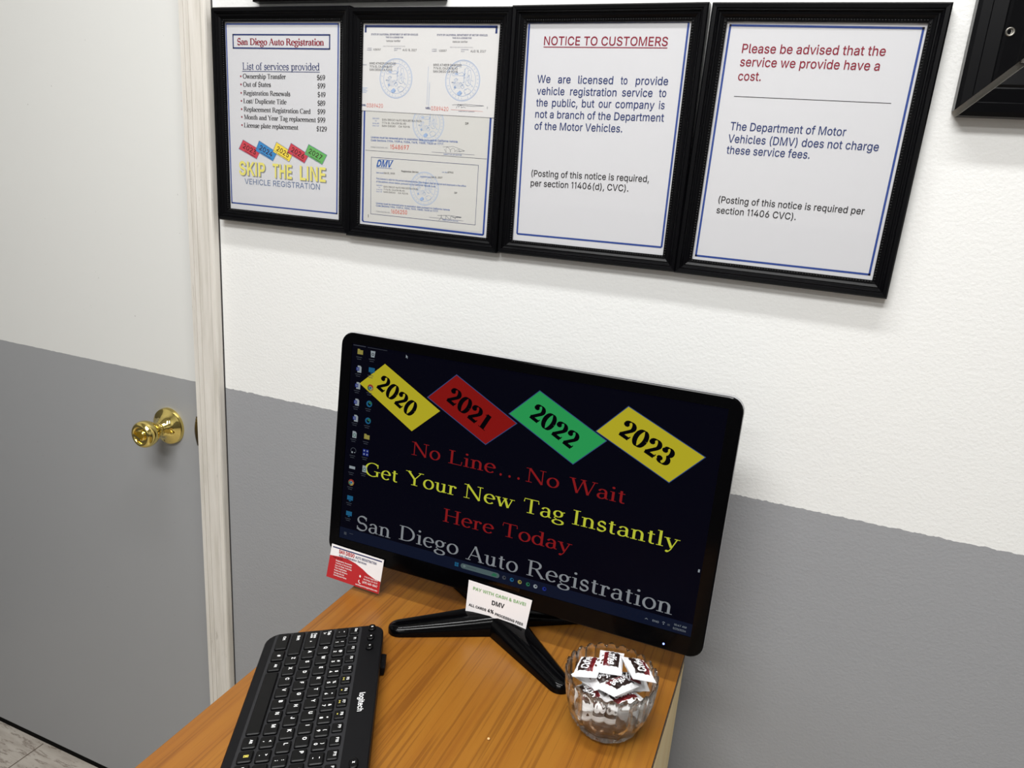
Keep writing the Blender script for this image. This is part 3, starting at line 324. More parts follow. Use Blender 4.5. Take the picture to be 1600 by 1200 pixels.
(78, 523, [60,0,60,509,136,509,399,509,463,509,463,0,387,0,125,0,403,78,120,430], [9,6,8,8,2,9,6,5,8,5,4,8,1,0,9,2,1,9,4,3,8,0,7,9]),
(79, 533, [267,-7,205,1,150,25,105,63,70,115,48,179,40,254,48,329,70,393,105,445,150,484,205,508,267,516,329,508,384,484,429,445,464,393,486,329,493,254,486,179,464,115,429,63,384,25,329,1,267,53,310,59,349,76,383,105,408,144,425,194,430,254,425,314,408,365,383,404,349,433,310,450,267,456,223,450,184,433,151,404,125,364,109,314,103,254,109,194,125,144,151,105,184,76,223,59], [0,25,24,2,46,45,10,9,39,12,36,35,29,28,19,8,7,40,12,11,37,19,18,29,1,0,47,6,5,43,10,39,38,18,17,31,9,8,39,22,21,27,7,6,41,4,3,45,34,33,14,17,16,32,6,42,41,0,23,25,28,27,20,16,15,33,6,43,42,17,32,31,5,4,44,15,14,33,21,20,27,7,41,40,14,13,34,46,2,1,23,22,26,27,26,22,11,10,38,26,25,23,20,19,28,32,16,33,3,2,45,8,40,39,29,18,30,45,44,4,11,38,37,13,12,35,36,12,37,47,0,24,47,46,1,5,44,43,34,13,35,18,31,30]),
(80, 445, [60,0,60,509,289,503,332,487,366,462,390,430,404,391,409,348,404,304,390,265,366,233,332,207,289,191,269,246,297,256,318,272,333,294,342,319,344,348,342,376,333,402,318,423,297,439,268,449,125,452,125,0,125,242,125,186], [11,10,15,8,17,16,12,11,14,21,20,4,6,5,20,10,9,16,9,8,16,27,13,26,23,2,24,5,4,20,26,24,1,17,8,7,2,23,22,18,17,7,20,19,6,19,7,6,0,27,26,4,3,21,3,2,22,21,3,22,27,12,13,7,19,18,12,14,13,10,16,15,0,25,27,2,1,24,1,0,26,14,11,15]),
(81, 533, [245,159,313,159,468,-48,401,-48,267,-7,205,1,150,25,105,63,70,115,48,179,40,254,48,329,70,393,105,445,150,484,205,508,267,516,329,508,384,484,429,445,464,393,486,329,493,254,486,179,464,115,429,63,329,1,267,53,310,59,383,105,408,144,425,194,430,254,425,314,408,365,383,404,349,433,310,450,267,456,223,450,184,433,151,404,125,364,109,314,103,254,109,194,125,144,151,105,184,76,223,59,402,41,356,13,319,62,366,90], [23,31,30,15,14,40,20,35,34,22,21,33,31,22,32,52,51,53,51,50,53,11,10,43,40,14,41,24,23,30,51,3,50,35,19,18,38,37,16,27,4,28,42,41,12,18,17,36,16,15,39,29,24,30,14,13,41,1,0,52,10,9,45,13,12,41,17,16,37,26,51,52,8,47,46,5,4,49,6,5,48,26,52,28,42,11,43,3,2,50,4,26,28,47,6,48,20,19,35,34,33,21,9,8,46,1,52,53,44,10,45,16,39,38,23,22,31,12,11,42,8,7,47,15,40,39,4,27,49,5,49,48,50,25,29,37,36,17,21,20,34,10,44,43,25,24,29,7,6,47,50,29,53,9,46,45,36,35,18,22,33,32]),
(82, 449, [60,0,60,509,290,504,333,489,367,465,390,433,405,395,409,352,405,309,390,271,367,240,333,217,269,258,298,267,319,281,334,300,342,324,345,352,342,380,334,405,319,425,298,440,269,449,125,452,125,0,353,0,428,0,125,255,125,198,246,199,313,210], [21,20,3,4,20,19,22,21,2,5,4,19,18,6,5,1,0,27,25,26,30,7,18,17,7,17,16,27,23,1,19,18,5,0,24,28,3,2,21,11,10,14,8,7,16,28,29,27,4,3,20,0,28,27,11,14,13,2,1,23,10,15,14,29,30,12,12,27,29,30,11,13,13,12,30,15,8,16,7,6,18,23,22,2,9,8,15,29,25,30,10,9,15]),
(83, 447, [224,-9,172,-4,128,9,91,31,64,60,46,96,38,137,104,137,110,110,123,88,142,71,166,59,194,52,224,49,257,52,286,60,311,74,329,92,341,114,346,139,342,161,332,179,316,193,296,205,128,260,86,289,60,326,52,372,58,413,75,448,102,476,138,498,180,511,227,516,275,511,316,498,351,476,377,449,394,415,401,378,337,378,326,412,302,437,267,453,225,459,194,456,167,448,145,435,129,418,118,398,115,376,119,352,131,334,148,319,169,308,312,264,336,252,359,238,379,220,395,198,405,171,408,139,403,99,386,64,360,34,323,11,278,-4], [45,44,33,33,32,45,36,35,42,27,26,51,55,54,23,25,24,53,1,0,12,60,20,19,29,28,49,63,18,17,3,2,10,2,1,11,43,42,35,12,0,13,30,48,47,32,31,46,14,13,0,28,27,50,25,53,52,47,46,31,58,57,21,37,36,41,64,17,16,8,7,5,12,11,1,16,15,65,21,57,22,9,8,4,57,56,22,7,6,5,3,10,9,63,62,18,49,48,29,36,42,41,49,28,50,34,44,43,62,61,19,66,65,15,26,52,51,66,15,14,65,64,16,4,3,9,41,40,38,31,30,47,35,34,43,59,58,21,64,63,17,26,25,52,38,37,41,11,10,2,0,66,14,61,60,19,30,29,48,18,62,19,40,39,38,59,21,20,24,23,54,60,59,20,54,53,24,5,4,8,32,46,45,22,56,23,56,55,23,34,33,44,51,50,27]),
(84, 449, [32,452,32,509,417,509,417,452,257,452,257,0,193,0,193,452], [1,0,7,2,1,7,4,3,2,4,2,7,7,6,5,7,5,4]),
(85, 517, [259,-8,203,-2,154,15,114,43,85,80,66,124,60,173,60,509,124,509,124,178,128,144,141,113,160,87,187,68,220,56,259,52,298,56,331,68,357,87,377,113,389,144,393,178,393,509,457,509,457,173,451,124,433,80,403,43,363,15,315,-2], [24,23,21,0,15,14,3,2,12,6,5,10,1,0,14,5,4,11,19,25,20,4,3,11,20,24,21,11,10,5,29,28,17,7,6,9,0,16,15,27,26,19,27,19,18,9,6,10,2,1,13,17,28,18,28,27,18,14,13,1,0,29,16,26,25,19,9,8,7,11,3,12,29,17,16,23,22,21,25,24,20,12,2,13]),
(86, 480, [204,0,16,509,84,509,395,509,463,509,278,0,241,53], [5,4,6,4,3,6,5,6,0,6,1,0,6,2,1]),
(87, 686, [155,0,16,509,82,509,306,509,380,509,603,509,670,509,530,0,455,0,230,0,193,61,493,63,343,436], [6,5,11,12,8,11,10,9,12,7,6,11,8,7,11,12,11,4,10,1,0,10,2,1,12,3,10,12,4,3,10,0,9]),
(88, 474, [18,0,29,509,104,509,374,509,446,509,456,0,382,0,91,0,200,261,238,303,275,263,237,218], [2,1,8,4,3,10,9,2,8,9,8,10,6,5,10,11,6,10,8,0,7,8,7,11,8,11,10,3,9,10]),
(89, 472, [203,0,203,208,16,509,91,509,381,509,455,509,268,208,268,0,237,262], [6,4,8,1,7,6,8,3,1,1,0,7,1,6,8,3,2,1,6,5,4]),
(90, 438, [42,0,42,46,323,453,40,452,40,509,397,509,397,462,399,57,399,0,115,55], [1,0,9,6,5,2,4,3,2,0,8,9,2,1,9,5,4,2,8,7,9,9,6,2]),
(91, 273, [101,-96,101,539,236,539,236,487,160,487,160,-44,236,-44,236,-96], [3,2,4,5,4,1,0,5,1,7,6,5,2,1,4,0,7,5]),
(92, 249, [178,-76,14,533,71,533,235,-76], [0,3,2,0,2,1]),
(93, 273, [37,-96,37,-44,113,-44,113,487,37,487,37,539,172,539,172,-96], [6,5,3,2,0,7,5,4,3,6,3,2,2,7,6,2,1,0]),
(94, 327, [27,278,129,493,197,493,300,278,240,278,88,278,166,439,161,439], [2,1,6,3,2,6,0,5,7,6,4,3,7,6,1,1,0,7]),
(95, 319, [319,0,319,-56,0,-56,0,0], [0,3,2,0,2,1]),
(96, 219, [114,429,48,529,116,529,164,429], [0,3,2,0,2,1]),
(97, 389, [160,-9,126,-5,94,5,68,22,48,45,35,73,30,108,34,138,43,161,58,179,78,193,100,203,125,211,252,230,265,235,273,243,276,255,276,257,273,279,267,297,256,311,240,322,220,329,196,331,171,329,149,322,132,313,118,301,107,288,100,274,41,291,57,322,79,346,104,364,133,375,163,382,194,384,215,383,239,379,263,372,286,360,306,343,322,320,333,290,337,0,277,0,277,52,272,52,264,38,252,25,236,12,215,1,190,-6,170,45,202,49,228,59,248,74,263,93,272,115,276,138,276,190,270,186,259,182,154,164,134,159,117,150,103,139,95,124,92,105,94,87,102,72,114,61,130,52,149,47], [44,43,59,60,59,43,12,11,64,39,38,21,46,58,57,34,33,25,8,67,66,35,34,24,2,1,72,58,46,44,0,52,53,60,43,15,65,10,66,11,10,65,50,49,55,33,32,26,32,31,27,12,64,63,3,71,70,19,18,42,55,48,56,41,20,19,59,58,44,6,5,68,13,60,14,1,73,72,52,51,54,47,46,57,34,25,24,36,24,23,9,8,66,72,71,2,37,36,23,41,40,20,7,6,67,8,7,67,21,38,22,38,37,22,37,23,22,55,54,50,69,4,70,31,30,29,17,43,18,62,61,13,64,11,65,61,60,13,47,57,56,33,26,25,46,45,44,3,2,71,4,3,70,63,62,13,13,12,63,27,31,28,15,14,60,40,21,20,68,5,69,43,42,18,42,41,19,48,47,56,31,29,28,53,73,0,51,50,54,49,48,55,16,43,17,54,53,52,32,27,26,10,9,66,16,15,43,73,1,0,5,4,69,40,39,21,36,35,24,6,68,67]),
(98, 424, [229,-8,198,-5,172,4,153,17,138,31,118,59,112,59,112,0,53,0,53,509,114,509,114,319,118,319,137,346,152,360,171,373,197,381,229,384,274,378,313,361,345,332,370,293,385,245,390,189,385,133,370,84,346,45,313,16,274,-2,220,47,253,51,279,66,301,88,316,117,325,151,328,189,325,227,316,261,301,290,280,311,253,325,220,330,188,325,161,312,140,291,125,263,116,229,113,189,116,150,125,115,140,86,162,65,188,51], [19,18,39,28,27,31,12,11,44,2,1,52,23,22,36,15,14,42,20,19,39,21,38,37,48,8,6,25,24,33,28,31,30,43,12,44,33,32,25,3,2,52,18,17,40,27,26,31,8,47,46,18,40,39,1,0,29,29,52,1,22,37,36,45,44,11,21,20,38,49,48,6,43,13,12,23,36,35,51,3,52,22,21,37,46,45,11,8,7,6,9,8,46,14,13,43,49,6,50,11,10,9,20,39,38,4,3,51,23,35,34,17,16,41,24,23,34,50,5,51,16,42,41,14,43,42,8,48,47,33,24,34,17,41,40,6,5,50,26,25,32,32,31,26,11,9,46,0,28,30,5,4,51,16,15,42,29,0,30]),
(99, 396, [207,-8,159,-2,117,16,82,46,56,85,40,133,34,187,40,243,56,291,82,330,117,360,159,378,207,384,234,383,260,377,284,368,305,356,324,341,340,322,353,301,362,277,303,262,298,276,290,289,281,301,270,311,257,319,242,325,226,329,207,330,173,325,145,310,124,287,108,258,99,224,96,187,99,151,108,117,124,89,145,66,173,51,207,46,226,48,243,52,258,58,271,66,282,76,292,89,299,102,304,117,363,102,354,78,341,56,325,37,306,21,285,9,261,-1,235,-6], [18,17,23,11,10,30,9,8,32,20,19,21,26,14,27,8,7,33,55,54,45,29,28,12,30,10,31,11,30,29,57,43,42,2,40,39,16,15,25,34,33,7,56,55,44,19,18,22,54,46,45,4,3,38,52,48,47,17,16,24,46,53,47,52,51,48,4,38,37,10,9,31,12,11,29,15,14,26,53,52,47,2,1,40,14,13,27,34,6,35,3,39,38,33,32,8,57,56,43,0,42,41,1,0,41,0,57,42,7,6,34,54,53,46,24,16,25,6,5,36,55,45,44,17,24,23,22,21,19,5,4,37,3,2,39,27,13,28,6,36,35,40,1,41,31,9,32,51,50,49,5,37,36,13,12,28,56,44,43,22,18,23,25,15,26,49,48,51]),
(100, 424, [195,-8,151,-2,111,16,79,45,55,84,39,133,34,189,39,245,55,293,79,332,112,361,151,378,196,384,228,381,253,373,272,360,287,346,306,319,311,319,311,509,372,509,372,0,313,0,313,59,307,59,287,31,272,17,252,4,227,-5,205,47,236,51,263,65,284,86,299,115,309,150,312,189,309,229,300,263,284,291,263,312,237,325,205,330,172,325,145,311,124,290,108,261,99,227,96,189,99,151,109,117,124,88,145,66,172,51], [36,35,21,1,0,52,5,4,49,23,21,34,16,15,39,7,6,46,41,12,42,11,43,42,20,18,36,6,5,48,9,8,44,26,31,30,4,50,49,6,47,46,40,13,41,20,19,18,28,27,30,5,49,48,2,1,51,14,13,40,39,38,17,30,29,28,52,51,1,11,10,43,26,25,31,10,9,43,39,15,40,15,14,40,3,2,51,7,46,45,4,3,50,23,22,21,0,28,29,32,31,24,33,23,34,35,34,21,8,45,44,12,11,42,25,24,31,3,51,50,36,18,37,43,9,44,27,26,30,52,0,29,33,32,23,13,12,41,21,20,36,17,16,39,37,18,38,18,17,38,32,24,23,6,48,47,8,7,45]),
(101, 404, [212,-8,161,-2,117,16,82,46,56,85,40,132,34,187,39,242,55,290,81,329,115,359,157,378,205,384,236,382,266,374,294,361,319,341,341,315,357,282,368,242,371,169,75,221,307,237,298,269,283,294,263,314,237,326,205,330,173,326,146,313,125,294,109,270,99,241,100,139,110,106,128,80,151,61,179,50,212,46,234,48,254,53,271,61,285,73,297,88,306,105,365,91,353,63,335,39,311,19,283,4,249,-5,308,221,97,221,97,169], [23,17,24,27,26,13,15,14,25,2,1,36,9,8,31,5,4,33,21,52,32,28,27,12,11,29,28,17,16,24,44,43,46,1,37,36,6,5,53,14,13,26,49,48,41,16,15,25,2,36,35,23,22,18,19,18,22,40,39,50,51,52,53,46,45,44,1,0,37,47,43,42,51,19,22,9,31,30,8,7,32,50,49,40,0,39,38,49,41,40,21,6,53,11,10,29,34,3,35,33,53,5,7,6,21,4,3,34,37,0,38,20,19,51,10,9,30,33,4,34,3,2,35,12,11,28,48,42,41,47,46,43,14,26,25,32,31,8,13,12,27,0,50,39,29,10,30,48,47,42,53,20,51,52,21,53,32,7,21,18,17,23,16,25,24]),
(102, 254, [228,379,228,327,6,327,6,379,81,0,81,432,84,461,96,486,113,505,135,519,161,527,187,530,207,529,222,527,243,521,227,468,215,472,206,473,195,474,171,470,154,460,145,443,142,419,142,0,81,327,81,379,142,379,142,327], [25,3,2,12,11,18,7,6,21,21,5,22,9,8,20,11,19,18,24,23,27,27,0,26,8,7,20,20,7,21,16,15,14,25,26,22,13,12,17,25,27,26,25,24,27,6,5,21,5,25,22,24,4,23,18,17,12,10,9,19,25,2,24,14,13,16,27,1,0,16,13,17,9,20,19,11,10,19]),
(103, 425, [207,-151,168,-148,134,-140,105,-127,82,-110,64,-91,51,-69,101,-41,122,-66,136,-78,154,-88,178,-95,207,-97,249,-92,282,-75,304,-47,311,-6,311,68,306,68,287,41,272,28,252,16,227,8,195,5,152,10,113,27,80,53,55,90,39,136,34,191,39,246,55,293,80,332,112,361,152,378,196,384,228,382,253,373,273,360,288,346,308,319,313,319,313,379,372,379,372,-9,367,-54,350,-90,324,-117,291,-136,251,-147,205,59,237,63,264,75,285,95,300,121,309,154,312,193,309,231,300,264,285,291,264,312,237,325,205,330,172,325,145,312,124,290,109,262,99,229,96,193,99,155,109,123,124,96,145,76,172,63], [46,15,14,28,70,69,37,36,61,71,70,27,0,49,12,55,54,17,18,53,52,49,48,13,58,41,59,61,36,62,25,24,72,44,55,17,11,0,12,18,17,53,64,63,34,19,18,52,21,20,51,57,41,58,29,69,68,64,32,65,36,35,62,5,4,8,26,25,72,30,29,67,24,23,73,8,4,9,2,10,9,20,19,52,72,24,73,62,35,63,51,20,52,60,59,40,33,32,64,65,31,66,39,38,60,34,33,64,2,1,10,46,45,15,27,26,71,35,34,63,40,39,60,44,43,56,29,68,67,17,54,53,49,13,12,45,16,15,4,3,9,7,5,8,10,1,11,48,14,13,7,6,5,22,21,51,1,0,11,23,22,50,29,28,69,47,46,14,26,72,71,44,17,16,48,47,14,28,27,70,23,50,73,45,44,16,31,30,66,43,57,56,67,66,30,38,37,61,60,38,61,43,41,57,22,51,50,56,55,44,41,40,59,3,2,9,32,31,65,43,42,41]),
(104, 410, [114,227,114,0,53,0,53,509,114,509,124,332,152,362,187,379,227,384,264,380,295,369,321,349,341,321,353,285,357,0,296,0,296,235,290,275,273,304,246,323,210,329,184,326,161,317,141,303,126,283,117,257,114,311], [6,5,22,5,26,23,2,1,0,26,0,25,7,21,20,10,9,19,13,17,16,26,3,0,17,12,18,26,4,3,11,10,18,9,8,19,26,25,24,16,15,14,22,5,23,26,24,23,8,7,20,3,2,0,13,12,17,14,13,16,21,6,22,20,19,8,12,11,18,19,18,10,7,6,21]),
(105, 167, [53,0,53,379,114,379,114,0,84,443,67,446,54,455,44,468,41,483,44,499,54,512,67,521,84,524,100,521,114,512,123,499,126,483,123,468,114,455,100,446], [19,12,4,6,5,11,19,18,14,18,16,14,10,9,8,2,0,3,6,8,7,12,11,4,11,10,6,10,8,6,13,12,19,2,1,0,15,14,16,14,13,19,18,17,16,5,4,11]),
(106, 167, [53,379,114,379,111,-63,102,-90,86,-113,65,-129,37,-139,4,-143,-10,-143,-10,-87,2,-87,25,-83,40,-72,50,-54,53,-29,83,443,67,446,53,455,44,468,41,483,44,499,53,512,67,521,83,524,100,521,114,512,123,499,126,483,123,468,114,455,100,446], [13,2,14,4,3,12,17,16,22,1,0,14,10,6,11,3,2,13,6,5,11,7,6,10,25,24,30,5,4,12,10,9,8,25,27,26,15,30,23,21,20,19,16,15,22,5,12,11,29,28,27,24,23,30,22,15,23,17,19,18,21,19,17,30,29,25,2,1,14,3,13,12,22,21,17,8,7,10,29,27,25]),
(107, 381, [121,212,284,379,360,379,53,0,53,509,114,509,114,0,294,0,372,0,114,212,114,140,154,178,201,217], [4,3,9,11,7,12,2,1,12,9,5,4,10,11,0,3,10,9,7,8,12,1,0,12,3,6,10,11,12,0,9,10,0]),
(108, 189, [139,-2,101,3,74,20,58,47,53,84,53,509,114,509,115,77,120,62,130,54,146,52,160,53,170,54,181,3,151,-2], [3,2,8,6,5,4,1,0,9,4,3,7,14,13,11,2,1,8,8,1,9,0,10,9,0,14,10,13,12,11,10,14,11,7,6,4,8,7,3]),
(109, 610, [53,0,53,379,112,379,118,323,132,346,151,363,172,376,195,384,219,386,257,380,287,361,309,331,322,321,337,343,357,361,381,375,407,383,437,386,468,383,497,372,522,354,541,328,553,296,557,0,496,0,496,254,490,289,473,313,447,326,419,330,395,328,374,320,358,307,345,290,338,270,335,247,335,0,274,0,274,260,269,288,253,311,229,326,199,330,178,328,158,320,140,307,126,289,117,266,114,238,114,0,112,308,317,307], [34,51,38,30,14,31,12,51,33,29,28,17,35,34,38,50,2,1,6,43,42,4,45,44,14,13,31,1,48,47,19,18,28,21,27,26,6,5,43,31,13,32,9,8,41,50,46,45,21,20,27,3,50,45,5,44,43,10,41,40,17,16,29,23,22,25,5,4,44,4,3,45,50,1,47,38,37,35,50,47,46,11,10,40,51,39,38,16,15,30,13,12,32,51,11,39,18,17,28,22,26,25,28,27,19,11,40,39,16,30,29,8,42,41,7,6,42,8,7,42,10,9,41,15,14,30,0,49,48,20,19,27,32,12,33,37,36,35,22,21,26,1,0,48,34,33,51,25,24,23]),
(110, 410, [114,227,114,0,53,0,53,379,112,379,124,332,152,362,187,379,227,384,264,380,295,369,321,349,341,321,353,285,357,0,296,0,296,235,290,275,273,304,246,323,210,329,184,326,161,317,141,303,126,283,117,257,112,308], [26,3,25,0,25,3,7,6,21,9,8,19,11,10,18,13,12,17,17,12,18,20,19,8,16,15,14,26,25,24,17,16,13,6,5,22,10,9,19,7,21,20,2,1,0,6,22,21,26,24,23,3,2,0,12,11,18,5,26,23,14,13,16,22,5,23,8,7,20,19,18,10,4,3,26]),
(111, 415, [207,-8,159,-2,117,16,82,46,56,85,40,133,34,187,40,243,56,291,82,330,117,360,159,378,207,384,256,378,299,360,333,330,359,291,376,243,381,187,376,133,359,85,333,46,299,16,256,-2,207,46,242,51,270,66,292,89,307,117,316,151,319,187,316,224,307,258,292,287,270,310,242,325,207,330,173,325,145,310,124,287,108,258,99,224,96,187,99,151,108,117,124,89,145,66,173,51], [23,22,25,15,14,34,11,37,36,6,5,43,29,28,19,13,36,35,21,20,27,34,33,15,18,17,31,6,43,42,4,45,44,3,2,46,14,13,35,7,6,41,2,47,46,6,42,41,10,38,37,26,25,22,9,8,39,17,32,31,2,1,47,19,18,29,5,4,44,5,44,43,8,7,40,17,16,32,12,11,36,16,15,33,13,12,36,30,18,31,10,9,38,26,21,27,24,47,1,22,21,26,1,0,24,29,18,30,38,9,39,46,45,3,11,10,37,20,19,28,14,35,34,25,24,23,32,16,33,0,23,24,27,20,28,4,3,45,8,40,39,7,41,40]),
(112, 424, [53,-143,53,379,112,379,112,319,118,319,137,346,152,360,171,373,197,381,229,384,274,378,313,361,345,332,370,293,385,245,390,189,385,133,370,84,346,45,313,16,274,-2,229,-8,198,-5,173,4,153,17,138,31,118,59,114,59,114,-143,220,47,253,51,279,66,301,88,316,117,325,151,328,189,325,227,316,261,301,290,280,311,253,325,220,330,188,325,161,312,140,291,125,263,116,229,113,189,116,150,125,115,140,86,162,65,188,51], [27,26,50,49,27,50,23,22,52,7,6,42,26,25,51,0,28,27,31,18,32,35,34,15,6,5,43,46,1,47,51,50,26,6,43,42,8,7,42,31,30,20,34,33,16,13,38,37,8,42,41,16,15,34,21,20,30,37,36,14,5,4,43,12,11,39,10,9,40,27,48,0,15,14,36,3,1,46,17,16,33,4,3,44,9,8,41,10,40,39,3,45,44,1,0,48,32,17,33,15,36,35,24,23,52,48,47,1,29,52,22,13,12,38,25,24,51,22,21,29,18,17,32,3,2,1,4,44,43,14,13,37,9,41,40,20,19,31,24,52,51,12,39,38,19,18,31,30,29,21,27,49,48,11,10,39,3,46,45]),
(113, 424, [372,-143,311,-143,311,59,306,59,287,31,272,17,252,4,227,-5,195,-8,151,-2,111,16,79,45,55,84,39,133,34,189,39,245,55,293,79,332,112,361,151,378,196,384,228,381,253,373,272,360,287,346,307,319,313,319,313,379,372,379,205,47,236,51,263,65,284,86,299,115,309,150,312,189,309,229,300,263,284,291,263,312,237,325,205,330,172,325,145,311,124,290,108,261,99,227,96,189,99,151,109,117,124,88,145,66,172,51], [21,20,41,10,9,51,20,19,42,23,40,39,2,34,33,36,35,28,25,24,39,2,33,32,45,15,46,30,5,31,28,35,34,9,8,52,26,36,28,44,16,45,39,38,25,13,12,49,13,49,48,14,48,47,0,34,2,11,10,51,52,8,29,12,50,49,0,28,34,6,5,30,42,19,43,3,2,32,16,15,45,12,11,50,2,1,0,19,18,43,41,20,42,31,4,3,22,21,40,28,27,26,8,7,29,24,23,39,17,16,44,37,26,38,36,26,37,14,47,46,29,7,30,17,44,43,9,52,51,14,13,48,23,22,40,32,31,3,15,14,46,50,11,51,5,4,31,18,17,43,40,21,41,26,25,38,7,6,30]),
(114, 259, [53,0,53,379,112,379,112,321,115,321,130,347,152,367,181,380,213,385,243,384,243,322,207,326,182,323,159,315,140,301,126,284,117,262,114,237,114,0], [12,11,7,13,4,14,12,6,13,3,1,16,3,2,1,4,3,15,5,4,13,14,4,15,9,8,11,6,5,13,1,0,17,7,6,12,3,16,15,11,10,9,8,7,11,16,1,17,0,18,17]),
(115, 365, [182,-8,145,-5,112,3,84,18,62,38,45,63,36,94,94,107,105,79,124,60,150,49,181,45,217,50,244,62,262,81,268,103,265,121,254,136,237,147,104,186,72,208,53,237,47,274,51,305,65,332,87,354,115,370,149,381,187,384,223,381,254,372,279,358,299,339,314,316,324,290,268,277,258,298,243,316,219,328,187,333,156,329,131,317,114,299,109,277,112,258,124,243,144,232,275,194,306,171,325,142,331,107,326,75,312,47,290,24,260,6,223,-5], [15,50,16,0,55,11,52,51,14,45,19,46,3,2,9,55,54,12,44,20,45,25,42,41,7,6,5,17,47,18,32,31,37,2,1,10,38,37,30,5,4,8,44,43,22,24,23,42,21,20,44,23,22,43,26,25,41,14,13,53,4,3,8,35,34,33,53,52,14,48,47,17,28,27,39,50,49,16,48,17,16,12,54,13,15,14,51,38,29,39,49,48,16,23,43,42,54,53,13,8,7,5,39,27,40,29,28,39,20,19,45,36,35,33,11,55,12,22,21,44,41,40,26,25,24,42,33,32,36,30,29,38,8,3,9,19,18,46,1,0,11,2,10,9,27,26,40,51,50,15,31,30,37,37,36,32,10,1,11,47,46,18]),
(116, 227, [204,379,204,327,6,327,6,379,65,471,126,471,126,98,128,76,136,61,150,53,170,50,202,54,213,2,203,-1,168,-4,125,2,92,21,72,52,65,93,126,379,126,327,65,327,65,379], [15,14,9,22,2,21,18,17,7,1,0,19,22,3,2,20,1,19,14,13,10,10,13,11,19,22,21,6,18,7,10,9,14,20,19,21,7,17,8,21,18,6,20,21,6,15,9,8,16,15,8,17,16,8,19,4,22,13,12,11,19,5,4]),
(117, 410, [182,-5,146,-1,115,11,89,31,69,59,57,95,53,379,114,379,114,144,119,105,137,75,164,56,200,50,226,53,249,62,268,77,283,97,293,122,296,153,296,379,357,379,357,0,298,0,286,47,257,17,222,0,298,72], [5,9,8,1,0,11,25,24,13,24,23,14,25,13,12,21,20,18,21,18,17,11,10,2,2,1,11,23,26,15,5,4,9,12,11,0,4,3,10,3,2,10,26,16,15,26,21,17,6,5,8,13,24,14,14,23,15,0,25,12,20,19,18,8,7,6,26,17,16,26,22,21,9,4,10]),
(118, 389, [163,0,17,379,84,379,305,379,371,379,226,0,195,58], [4,3,6,6,2,1,5,4,6,0,5,6,1,0,6]),
(119, 567, [138,0,23,379,87,379,252,379,316,379,480,379,545,379,429,0,368,0,199,0,170,65,397,67,284,309], [4,3,12,7,6,11,12,8,11,10,2,1,10,9,12,3,10,12,0,9,10,8,7,11,12,11,4,6,5,11,1,0,10]),
(120, 379, [21,0,29,379,100,379,282,379,352,379,358,0,287,0,91,0,155,194,191,232,224,192,189,155], [8,11,10,9,8,10,3,9,10,8,7,11,8,0,7,11,6,10,6,5,10,9,2,8,4,3,10,2,1,8]),
(121, 389, [47,-139,61,-86,88,-90,104,-89,118,-84,130,-74,141,-58,163,-1,17,379,84,379,305,379,371,379,191,-85,177,-107,159,-124,139,-136,117,-143,91,-145,65,-143,54,-141,195,58], [3,15,4,14,13,5,11,10,20,7,6,12,20,7,12,18,17,2,17,16,3,20,9,8,1,0,19,2,1,18,14,5,4,19,18,1,15,14,4,2,17,3,16,15,3,12,11,20,6,5,13,20,8,7,13,12,6]),
(122, 380, [42,0,42,46,254,320,254,323,48,323,48,379,333,379,333,331,126,60,126,56,339,56,339,0], [0,11,9,5,4,3,8,7,2,2,1,8,11,10,9,1,0,9,2,7,3,7,6,3,8,1,9,6,5,3]),
(123, 273, [30,252,65,257,88,270,100,293,104,327,106,438,111,466,120,489,133,507,151,521,174,531,203,537,236,539,236,488,200,483,177,468,165,442,159,288,156,271,148,256,136,244,119,233,96,226,236,-96,203,-94,174,-88,151,-78,133,-64,120,-46,111,-23,106,5,104,116,100,151,88,174,65,187,96,218,119,210,136,199,148,186,156,171,159,154,165,1,177,-25,200,-40,236,-45,30,191,90,225,90,219,32,191], [10,9,14,8,7,15,7,6,16,9,8,15,3,17,4,11,10,14,46,1,34,1,0,48,42,41,28,28,41,29,26,43,42,37,33,32,27,26,42,47,46,34,38,37,32,41,40,31,47,34,33,14,13,11,13,12,11,26,25,43,46,2,1,24,23,44,5,4,16,37,36,33,40,32,31,20,19,3,24,44,43,9,15,14,25,24,43,0,45,48,31,30,41,39,38,32,30,29,41,35,47,33,6,5,16,17,16,4,1,48,34,22,21,2,7,16,15,19,18,3,36,35,33,20,3,2,46,22,2,40,39,32,18,17,3,21,20,2,28,27,42]),
(124, 230, [141,673,141,-164,88,-164,88,673], [0,3,2,0,2,1]),
(125, 273, [177,226,154,233,137,244,125,256,118,271,114,288,108,442,96,468,74,483,37,488,37,539,71,537,99,531,122,521,139,507,153,489,162,466,167,438,169,327,173,293,185,270,208,257,243,252,37,-96,37,-45,74,-40,96,-25,108,1,114,154,118,171,125,186,137,199,154,210,177,218,243,191,208,187,185,173,173,150,169,116,167,5,162,-23,153,-46,139,-64,122,-78,99,-88,71,-94,182,219,182,225], [40,39,27,15,14,7,45,44,25,13,12,8,27,38,28,12,11,8,41,40,27,46,33,36,46,36,35,39,38,27,24,23,45,7,13,8,8,11,9,29,28,37,34,22,21,30,29,37,33,32,36,47,46,21,32,31,36,0,47,20,25,24,45,21,20,47,38,37,28,31,37,36,14,13,7,1,0,20,5,19,18,6,5,18,42,41,26,17,16,6,16,15,6,11,10,9,5,4,19,31,30,37,25,43,26,4,3,19,2,20,19,2,1,20,18,17,6,41,27,26,44,43,25,43,42,26,7,6,15,46,35,21,35,34,21,3,2,19]),
